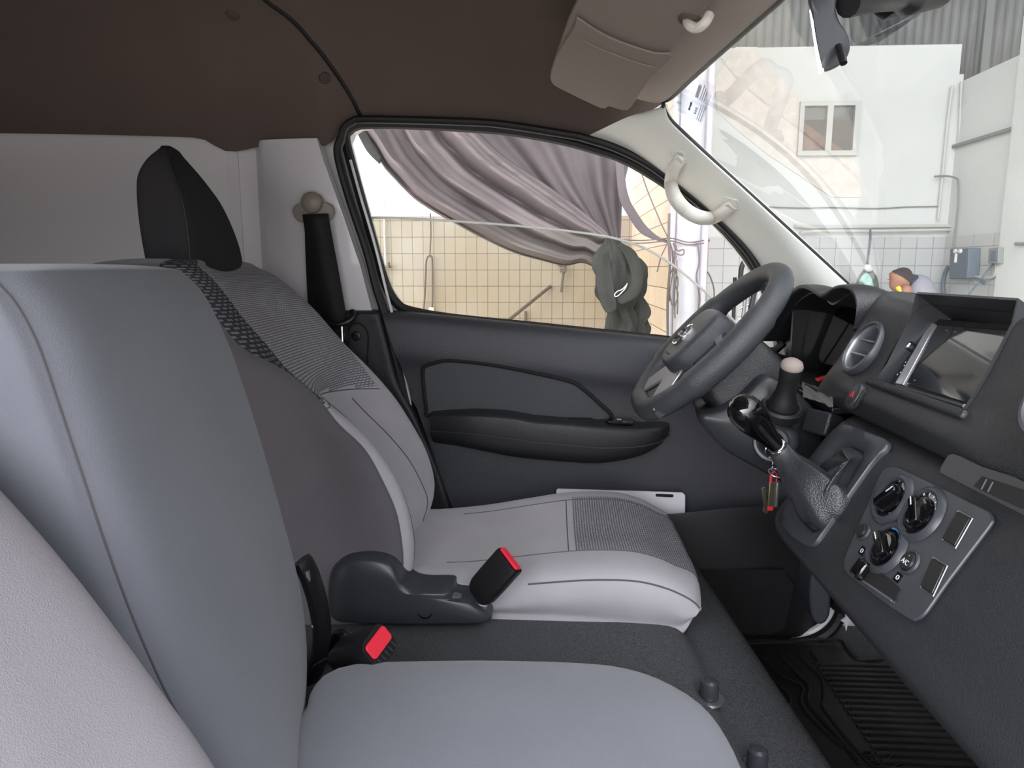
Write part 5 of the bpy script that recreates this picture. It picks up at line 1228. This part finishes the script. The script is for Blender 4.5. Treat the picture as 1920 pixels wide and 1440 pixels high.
# pipes and electrical things on the far wall
def pipe(pts, r, name, m, label, cat, Y=YW-.03, grp=None, seg=4):
    o = MB().tube(cr([at(x, y, Y) for x, y in pts], seg), r, 8).build(name, M[m]); return tag(o, label, cat, grp)
pipe(((1786,160),(1778,220),(1768,320),(1759,412)), .014, 'water_pipe', 'pvc', 'white riser pipe, left of the two beside the wall corner', 'pipe', grp='white pipes on the far wall')
pipe(((1803,152),(1799,240),(1796,320),(1795,430)), .012, 'water_pipe', 'pvc', 'white riser pipe, right of the two beside the wall corner', 'pipe', grp='white pipes on the far wall')
pipe(((1490,424),(1540,426),(1640,425),(1720,424),(1786,424),(1806,426),(1817,436),(1819,455)), .016, 'water_pipe', 'pvc', 'upper horizontal white pipe bending down to the electrical box', 'pipe', grp='white pipes on the far wall')
pipe(((1500,436),(1540,433),(1640,433),(1720,432),(1786,431),(1802,434),(1811,444),(1813,460)), .016, 'water_pipe', 'pvc', 'lower horizontal white pipe just under the other one', 'pipe', Y=YW-.05, grp='white pipes on the far wall')
XW = XR-.02                                               # face of the side wall tiles
def sw(x, y, off=0.0): return atX(x, y, XW-off)
def spipe(pts, r, name, m, label, cat, off=.03, seg=4):
    return tag(MB().tube(cr([sw(x, y, off) for x, y in pts], seg), r, 8).build(name, M[m]), label, cat)
o = MB().tube(cr([at(1752,331,YW-.06), at(1770,330,YW-.06)]+[sw(x, y, .05) for x, y in ((1790,333),(1797,345),(1795,400),(1790,440),(1788,466))], 4), .010, 8).build('cable', M['gbox']); tag(o, 'grey cable dropping to the electrical box', 'cable')
eb = empty('electrical_box', sw(1795, 494), 'blue grey electrical box with two round dials on the tiled wall', 'electrical box')
MB().prism([sw(x, y, .12) for x, y in ((1781,466),(1816,465),(1815,500),(1812,522),(1779,523),(1779,500))], (.119, 0, 0)).build('housing', M['ebox'], eb, bevel=.01)
for x in (1793, 1802): MB().lathe([(.022,0),(.022,.02),(0,.022)], Fr(sw(x, 471, .12), (0,-1,0), (0,0,1)), 16).build('dial', M['print'], eb)
MB().fbox(Fr(sw(1794, 483, .12), (0,-1,0), (0,0,1)), -.012, .012, -.05, .04, 0, .02).build('switch', M['print'], eb, bevel=.004)
spipe(((1778,500),(1771,515),(1768,535),(1770,552),(1778,575)), .022, 'hose', 'ebox', 'thick grey conduit hanging down from the electrical box', 'hose', .05)
spipe(((1816,519),(1840,520),(1858,520),(1867,513),(1869,497)), .014, 'conduit', 'pvc', 'white conduit linking the electrical box and the small socket box', 'pipe')
sb = MB().prism([sw(x, y, .09) for x, y in ((1853,466),(1872,464),(1871,494),(1852,494))], (.089, 0, 0)).build('socket_box', M['gbox'], bevel=.008); tag(sb, 'small grey socket box on the tiles right of the electrical box', 'box')
MB().prism([sw(x, y, .10) for x, y in ((1857,471),(1868,470),(1867,489),(1856,489))], (.008, 0, 0)).build('socket_cover', M['ebox'], sb, bevel=.003)
g_ = sw(1862, 494, .03); h_ = sw(1806, 566, .30); sq = empty('squeegee', sw(1840, 528), 'long handled squeegee leaning against the tiled wall', 'squeegee')
e_ = g_.lerp(h_, (g_.z)/(g_.z-h_.z)*.99); MB().tube([g_, e_], .010, 8).build('handle', M['ebox'], sq); MB().prism([sw(x, y, .16) for x, y in ((1825,519),(1848,528),(1846,535),(1828,525))], (.03, 0, 0)).build('head', M['ebox'], sq)
spipe(((1904,457),(1925,457)), .014, 'bracket', 'gbox', 'small dark bracket on the side wall at the frame edge', 'bracket', .07)
# hanging bag with its cord
hbg = empty('hanging_bag', at(1628, 505, 7.6), 'teal and dark cloth bag hanging by a cord from the pipes', 'bag')
MB().tube(cr([at(x, y, 7.7) for x, y in ((1632,430),(1632,445),(1631,460),(1628,480),(1626,500))], 4), .012, 6).build('cord', M['ebox'], hbg)
def lump(name, outline, Y, depth, m, par, sc=1.0, fold=.0):
    P = cr([at(x, y, Y) for x, y in outline], 3, True); c = sum(P, Vector())/len(P); G = []
    for t in (-1, -.8, -.4, 0, .4, .8, 1):
        k = math.sqrt(max(0, 1-t*t*.98)); G.append([c+(p-c)*k+Vector((0, t*depth, 0)) for p in P])
    return grid(name, surf(G, 2, 1, cv=True), M[m], par, cv=True, caps=True, smooth=80)
lump('bag_body', [(1626,500),(1636,508),(1644,522),(1648,545),(1650,562),(1600,562),(1604,540),(1610,520),(1618,508)], 7.6, .09, 'bagd', hbg)
lump('bag_panel', [(1622,512),(1632,518),(1638,535),(1636,552),(1618,552),(1620,532),(1612,526)], 7.51, .02, 'teal', hbg)
lump('bag_top', [(1622,496),(1632,497),(1635,508),(1627,510),(1620,504)], 7.52, .03, 'print', hbg)
# bent-over worker, backpack and shoes on a ledge
pn = empty('person', W(3.2, 7.0, -.9), 'person in a grey shirt with red stripe bending forward by the tiled wall', 'person')
Yp = 7.0
def skin(name, pts, edges, rad, m, par, sub=2):
    me = bpy.data.meshes.new(name); me.from_pydata([tuple(p) for p in pts], edges, []); me.update(); me.materials.append(m)
    o = bpy.data.objects.new(name, me); link(o, par); s = o.modifiers.new('skin', 'SKIN'); sv = me.skin_vertices[0].data
    for k, r_ in enumerate(rad): sv[k].radius = (r_, r_) if not isinstance(r_, tuple) else r_; sv[k].use_root = k == 0
    s.use_smooth_shade = True; ss = o.modifiers.new('sub', 'SUBSURF'); ss.levels = sub; ss.render_levels = sub; return o
a_ = lambda x, y, Yy=Yp: at(x, y, Yy)
pelv = W(3.72, 7.1, -.62)
pts = [pelv, pelv+Vector((-.04,0,.14)), a_(1716,556), a_(1712,535), a_(1703,527), a_(1696,527,6.95),
       W(3.66,7.02,-.66), W(3.52,6.98,-1.08), W(3.70,6.98,-1.54), W(3.66,7.2,-.66), W(3.54,7.25,-1.08), W(3.72,7.25,-1.54), W(3.56,6.98,-1.6), W(3.58,7.25,-1.6)]
skin('body', pts, [(0,1),(1,2),(2,3),(3,4),(4,5),(0,6),(6,7),(7,8),(0,9),(9,10),(10,11),(8,12),(11,13)], [.14,.14,.155,.15,.09,.055,.09,.065,.045,.09,.065,.045,.035,.035], M['navy'], pn)
skin('shirt', [pelv+Vector((-.03,0,.10)), a_(1722,562), a_(1718,546), a_(1712,533), a_(1702,528)], [(0,1),(1,2),(2,3),(3,4)], [.155,.175,.175,.155,.08], M['shirt'], pn)
for s, yy in ((-1, 6.82), (1, 7.2)):
    sh = a_(1705, 533, yy); 
    skin('arm', [sh, sh+Vector((-.09, 0, -.20)), sh+Vector((-.16, -.02, -.40)), sh+Vector((-.18, -.02, -.46))], [(0,1),(1,2),(2,3)], [.065,.05,.036,.03], M['shirt'] if False else M['skin'], pn)
    for q in range(4):
        h = sh+Vector((-.18, -.05+.022*q, -.47)); skin('finger', [h, h+Vector((-.012,0,-.035)), h+Vector((.0,0,-.06-.006*(q % 2)))], [(0,1),(1,2)], [.010,.009,.007], M['skin'], pn, 1)
    h = sh+Vector((-.19, -.05, -.46)); skin('finger', [h, h+Vector((-.03,-.01,-.02)), h+Vector((-.035,-.01,-.045))], [(0,1),(1,2)], [.011,.010,.008], M['skin'], pn, 1)
hc = a_(1688, 525, 6.9)
V = []
FH = Fr(hc, Vector((0, -1, 0)), Vector((.55, 0, .83)))    # face looks down and forward
def headpt(th, ph_):
    x, y, z = math.cos(ph_)*math.cos(th), math.cos(ph_)*math.sin(th), math.sin(ph_)
    a, b, c = x*.078, z*.115, y*.095
    if y > .7 and abs(z) < .35: c += .008
    if y > .93 and -.15 < z < .1: c += .016
    if z < -.4: a *= .85; c *= .92
    return FH(a, b, c)
G = [[headpt(2*math.pi*j/20, -math.pi/2+math.pi*i/14*.999+.0005) for j in range(20)] for i in range(15)]
grid('head', G, M['skin'], pn, cv=True, smooth=179)
G = [[headpt(2*math.pi*j/20, .12+(math.pi/2-.12)*i/7*.999)+(headpt(2*math.pi*j/20, .12+(math.pi/2-.12)*i/7)-hc)*.07 for j in range(20)] for i in range(8)]
grid('hair', G, M['hair'], pn, cv=True, smooth=179)
for s in (-1, 1):
    MB().lathe([(.016,0),(.018,.008),(.010,.014),(0,.012)], Fr(FH(s*.076, -.01, 0), FH.n, FH.u*s), 14).build('ear', M['skin'], pn)
    MB().lathe([(.009,0),(.006,.004),(0,.005)], Fr(FH(s*.03, .012, .088), FH.r, FH.u), 12).build('eye', M['hair'], pn)
MB().tube([FH(-.022, -.055, .088), FH(0, -.058, .093), FH(.022, -.055, .088)], .004, 8).build('mouth', M['redp'], pn)
lump('shirt_stripe', [(1698,553),(1722,550),(1724,556),(1700,560)], 6.80, .02, 'redp', pn)
lump('yellow_cloth', [(1679,540),(1686,536),(1690,542),(1688,562),(1682,562),(1684,548)], 6.72, .025, 'yel', pn)
bk = empty('backpack', at(1732, 545, 7.5), 'dark navy backpack standing behind the bending person', 'backpack')
lump('pack_body', [(1722,524),(1730,525),(1738,533),(1741,550),(1741,566),(1724,566),(1722,545)], 7.5, .10, 'navy', bk); lump('pack_pocket', [(1729,545),(1737,545),(1738,562),(1728,562)], 7.39, .03, 'navy', bk)
zl = at(1740, 566, 7.5).z-ZC
lx_ = at(1740, 566, 7.5).x; o = MB().box(W(lx_-.02, 7.55, (zl-ZC)/2), .62, .45, ZC+zl).build('low_ledge', M['plaster'], smooth=0); tag(o, 'low plastered ledge under the backpack and shoes', 'ledge')
for k, x in enumerate((1736, 1747)):
    sh_ = empty('sneaker', at(x, 561, 7.4), ('left' if k == 0 else 'right') + ' one of two dark sneakers with white toes on the ledge', 'shoe', 'sneakers on the ledge')
    lump('shoe_upper', [(x-5,563),(x-2,551),(x+2,549),(x+4,556),(x+5,563)], 7.38, .05, 'navy', sh_); lump('shoe_sole', [(x-6,562),(x+6,560),(x+6,565),(x-6,566)], 7.37, .055, 'print', sh_)
# left bay: pipe rail, hose, valve, stick
def rail(pts, r, label): 
    o = MB().tube([at(x, y, YW-.06) for x, y in pts], r, 8).build('wall_pipe', M['pvc']); return tag(o, label, 'pipe', 'pipes along the left tiled wall')
rail([(560,371),(860,372)], .012, 'thin white pipe, topmost of the three above the tiles')
rail([(560,388),(860,392)], .012, 'thin white pipe, middle of the three above the tiles')
rail([(560,397),(860,401)], .010, 'thin white pipe, lowest of the three above the tiles')
rail([(720,371),(721,440),(723,500),(727,560)], .011, 'upright thin pipe on the tiles behind the rear window edge')
vv = empty('tap', at(728, 500, YW-.08), 'small brass tap on the upright thin pipe', 'tap')
MB().tube([at(720,500,YW-.08), at(733,500,YW-.08)], .014, 8).build('tap_body', M['brass'], vv); MB().box(at(729, 497, YW-.12), .02, .03, .06).build('tap_handle', M['rope'], vv)
hs = empty('hose', at(808, 480, YW-.1), 'thin dark hose looped in a narrow hoop on a hook of the tiled wall', 'hose')
MB().tube(cr([at(x, y, YW-.1) for x, y in ((793,590),(796,560),(798,520),(799,492),(802,482),(806,480),(810,484),(811,510),(811,560),(810,578))], 5), .010, 8).build('hose_loop', M['rope'], hs)
MB().tube([at(807,400,YW-.1), at(808,440,YW-.1), at(806,480,YW-.1)], .007, 6).build('hose_feed', M['rope'], hs); MB().box(at(809, 583, YW-.1), .06, .04, .08).build('hose_nozzle', M['print'], hs, bevel=.01)
a0, a1 = at(1032,537,YW-.02), at(938,613,7.3); a2 = a0.lerp(a1, a0.z/(a0.z-a1.z)*.995)
o = MB().tube([a0, a2], .018, 8).build('broom_stick', M['rope']); tag(o, 'slanting dark stick leaning against the beige tiled wall', 'stick')
a0 = at(985,583,YW-.03)
o = MB().tube([a0, Vector((a0.x, a0.y, .01))], .014, 8).build('standpipe', M['rope']); tag(o, 'short upright pipe low on the tiled wall by the stick', 'pipe')
t_ = empty('tap', at(1055, 505, YW-.08), 'dirty tap with a drooping spout right under the hanging cloth', 'tap')
MB().tube(cr([at(1052, 498, YW)]+[at(x, y, YW-.08) for x, y in ((1047,496),(1060,499),(1057,510),(1054,530),(1052,548))], 4), .014, 8).build('tap_spout', M['rope'], t_); MB().box(at(1056, 507, YW-.12), .07, .03, .05).build('tap_handle', M['rope'], t_, bevel=.006)
# ---- white pole with ropes, at the end of the stone wall
pc_ = at(1292, 420, 4.6)
po = MB().tube([W(pc_.x, 4.6, -ZC), W(pc_.x, 4.6, 2.6)], .072, 28).build('pole', M['pole']); tag(po, 'thick white painted pole at the end of the beige wall', 'pole')
p2 = MB().tube([W(pc_.x+.105, 4.66, -ZC), W(pc_.x+.105, 4.66, 2.6)], .030, 16).build('pole', M['pole']); tag(p2, 'slimmer white pipe just right of the thick pole', 'pole')
p3 = MB().tube([W(pc_.x-.088, 4.66, -ZC), W(pc_.x-.088, 4.66, 2.6)], .022, 16).build('pole', M['pole']); tag(p3, 'slimmer white pipe just left of the thick pole', 'pole')
o = MB().tube(cr([at(x, y, 4.5) for x, y in ((1255,400),(1254,450),(1256,500),(1252,560),(1252,640),(1251,760))], 5), .008, 6).build('rope', M['rope']); tag(o, 'dark knotted rope down the left side of the white pole', 'rope', 'ropes around the white pole')
for k in range(5):
    pts = [at(1258+3*k+random.uniform(-5,5), 455+22*q+8*k, 4.5-.01*k) for q in range(6)]
    o = MB().tube(cr(pts, 5), .004, 6).build('rope', M['rope']); tag(o, 'thin loose cord hanging in the tangle beside the white pole', 'rope', 'loose cords beside the pole')
for y, t in ((451, .004), (456, .004)):
    pts = [at(1170+(1262-1170)*k/5, y-2+2*math.sin(k), 4.55) for k in range(6)] + [at(1290, y+3, 4.51), at(1320, y, 4.55)]
    o = MB().tube(cr(pts, 4), t, 6).build('rope', M['rope']); tag(o, 'horizontal cord tying the cloth to the pole, ' + ('upper strand' if y == 451 else 'lower strand'), 'rope', 'ropes around the white pole')
pts = [at(x, y, 4.49) for x, y in ((1262,456),(1270,470),(1282,468),(1280,478),(1266,474),(1268,462))]
o = MB().tube(cr(pts, 5, True), .0045, 6, closed=True).build('rope', M['rope']); tag(o, 'looped knot of cord on the front of the white pole', 'rope', 'ropes around the white pole')
o = MB().tube(cr([at(x, y, 4.5) for x, y in ((1198,310),(1215,360),(1240,420),(1252,450),(1240,480),(1232,510))], 5), .004, 6).build('rope', M['rope']); tag(o, 'thin cord slanting down across the beige wall to the pole', 'rope')
o = MB().tube(cr([at(x, y, 4.52) for x, y in ((1308,455),(1311,490),(1306,520),(1312,560),(1306,600))], 5), .0055, 6).build('rope', M['rope']); tag(o, 'rope down the right side of the white pole', 'rope', 'ropes around the white pole')
rl = empty('washer_lance', at(1323, 470, 4.9), 'pressure washer lance with red and orange grip hanging right of the pole', 'hose gun')
MB().tube(cr([at(x, y, 4.9) for x, y in ((1326,428),(1325,450),(1323,490),(1320,530),(1316,570),(1314,600))], 4), .007, 8).build('lance', M['rope'], rl)
MB().tube([at(1324,455,4.88), at(1322,477,4.88)], .017, 10).build('grip', mat('orange_red_grip', sRGB(222, 96, 84), .5), rl); MB().tube(cr([at(1316,445,4.88), at(1323,449,4.88), at(1330,452,4.88)], 3), .009, 8).build('trigger', M['rope'], rl)
MB().tube(cr([at(x, y, 4.9) for x, y in ((1321,512),(1326,510),(1333,522),(1339,545),(1338,580),(1338,700))]+[W(at(1336,860,4.9).x, 4.9, -ZC+.01)], 4), .005, 6).build('hose_tail', M['rope'], rl)
# parked vehicle mirror and frame glimpsed through the wheel
vm = empty('folding_ladder', at(1400, 560, 5.2), 'silver ladder with dark rubber strap glimpsed through the steering wheel', 'ladder')
for x0, x1, m in ((1378,1374,'rub'), (1402,1388,'satin'), (1412,1400,'satin'), (1420,1408,'satin')):
    a0, a1 = at(x0, 520, 5.2), at(x1, 640, 5.2); MB().tube([a0, a0.lerp(a1, a0.z/(a0.z-a1.z)*.995)], .014, 8).build('ladder_rail', M[m], vm)
for y in (540, 560, 580, 600): MB().tube([at(1384, y, 5.2), at(1410, y-12, 5.2)], .007, 8).build('ladder_rung', M['satin'], vm)
MB().tube(cr([at(x, y, 5.15) for x, y in ((1388,530),(1390,505),(1396,490),(1406,484),(1416,492),(1420,520),(1412,560),(1404,600))], 5), .018, 8).build('strap', M['rub'], vm)
# ---- draped tarps
def drape(name, L_, U_, Y, m, folds, amp, label, cat, group=None, nv=60, nt=70, sag=0, par=None):
    L_ = resample(cr([at(x, y, Y) for x, y in L_], 5), nt); U_ = resample(cr([at(x, y, Y) for x, y in U_], 5), nt); G = []
    for i in range(nt):
        t = i/(nt-1); row = []
        for j in range(nv):
            v = j/(nv-1); p = L_[i].lerp(U_[i], v); w_ = (L_[i]-U_[i]).length
            a = amp*min(1, w_/.5)*(1-.35*t)
            d = sum(k_*math.sin(2*math.pi*(f_*v**.8 + s_*t)+ph_) for f_, s_, ph_, k_ in folds)
            d += .12*math.sin(23*v+9*t)*math.sin(17*t+5*v)
            row.append(p+Vector((0, a*d, 0)))
        G.append(row)
    o = grid(name, G, M[m], par, smooth=80, thick=.004)
    if label: tag(o, label, cat, group)
    return o
wc = at(700, 130, 4.5); o = MB().tube([W(-3.5, 4.5, wc.z-ZC-.08), W(-1, 4.5, wc.z-ZC-.02), W(xc-.02, 5.0, wc.z-ZC)], .006, 8).build('wire', M['rope']); tag(o, 'thin overhead wire the tarps hang from, above the door window', 'wire')
L1 = [(640,170),(666,235),(691,271),(713,308),(731,328),(768,366),(804,391),(855,420),(910,449),(965,474),(1019,489),(1060,498),(1092,492),(1121,501),(1134,470),(1146,455)]
U1 = [(850,150),(875,225),(905,255),(935,283),(965,305),(1000,328),(1030,348),(1055,366),(1080,385),(1098,400),(1112,412),(1124,423),(1134,432),(1141,440),(1146,446),(1150,450)]
tp_ = drape('draped_tarp', L1, U1, 4.3, 'tarp', [(3.0,.25,.4,1.0),(6.5,.6,1.9,.38),(11,1.1,.2,.16)], .095, 'large grey mesh tarp swept diagonally from upper left down to the knot', 'tarp', 'grey tarps hung across the bay')
U2 = [(850,120),(860,240),(930,300),(1000,345),(1060,385),(1110,425),(1140,455)]; R2 = [(1200,120),(1196,240),(1182,300),(1170,350),(1166,400),(1164,440),(1162,470)]
drape('hanging_tarp', [(820,140),(820,240),(900,310),(980,370),(1060,420),(1110,450),(1140,470)], R2, 4.75, 'tarp2', [(3.3,.0,.4,1.0),(8,.2,1.9,.4)], .055, 'darker grey tarp hanging straight behind the diagonal one', 'tarp', 'grey tarps hung across the bay')
drape('tarp_strip', [(1150,250),(1156,330),(1162,375),(1178,405),(1200,436),(1228,450),(1252,456)], [(1172,250),(1172,330),(1180,372),(1194,398),(1212,424),(1235,444),(1252,450)], 4.55, 'tarp2', [(1.0,.3,0,.5)], .03, 'narrow twisted tarp strip tied across to the white pole', 'tarp', 'grey tarps hung across the bay', nv=10, nt=30)
# folded edge of the big tarp
drape('tarp_hem', [(655,200),(664,236),(676,262),(690,286),(712,308)], [(672,200),(680,232),(692,256),(704,278),(716,298)], 4.27, 'knot', [(1,.3,0,.4)], .02, '', '', nv=6, nt=20, par=tp_)
# knotted bunch
kn = empty('knotted_cloth', at(1165, 520, 4.3), 'dirty grey cloth bunch knotted and hanging below the tarps', 'cloth')
G = []
for cx, cy, w_, d_ in ((1146,446,9,.03),(1150,458,17,.05),(1156,474,30,.08),(1163,495,41,.11),(1166,520,43,.12),(1166,545,40,.12),(1166,565,33,.09),(1167,580,26,.07),(1172,594,32,.08),(1176,612,38,.09),(1172,632,42,.10),(1170,655,46,.11)):
    c = at(cx, cy, 4.25); ww = w_/1331*4.25; row = []
    for j in range(72):
        t = 2*math.pi*j/72; m_ = 1+.15*math.sin(5*t+cy*.035)+.13*math.sin(8*t-cy*.05)+.08*math.sin(15*t+cy*.06)
        row.append(c+Vector((ww*math.cos(t)*m_, d_*math.sin(t)*m_, .012*math.sin(3*t+cy*.04))))
    G.append(row)
grid('bunch', surf(G, 4, 1, cv=True), M['knot'], kn, cv=True, caps=True, smooth=80)
drape('cloth_tail', [(1188,556),(1190,585),(1186,615),(1170,660)], [(1200,548),(1221,583),(1208,612),(1200,660)], 4.2, 'knot', [(1.4,.2,0,.6)], .05, '', '', nv=14, nt=24, par=kn)
drape('cloth_loop', [(1120,480),(1118,520),(1122,555),(1134,583),(1146,588)], [(1140,470),(1148,515),(1152,545),(1156,565),(1156,580)], 4.1, 'knot', [(1.0,.3,1,.8)], .05, '', '', nv=14, nt=24, par=kn)
drape('cloth_loop', [(1165,455),(1190,470),(1204,500),(1206,530),(1196,556),(1165,572)], [(1158,460),(1172,480),(1182,505),(1184,528),(1176,545),(1156,560)], 4.08, 'knot', [(1.0,.3,1,.8)], .05, '', '', nv=14, nt=24, par=kn)
MB().tube(cr([at(x, y, 4.02) for x, y in ((1152,553),(1158,546),(1166,543),(1174,535),(1176,531),(1172,541),(1164,550),(1156,556))], 4, True), .0025, 6, closed=True).build('tie_string', M['print'], kn)
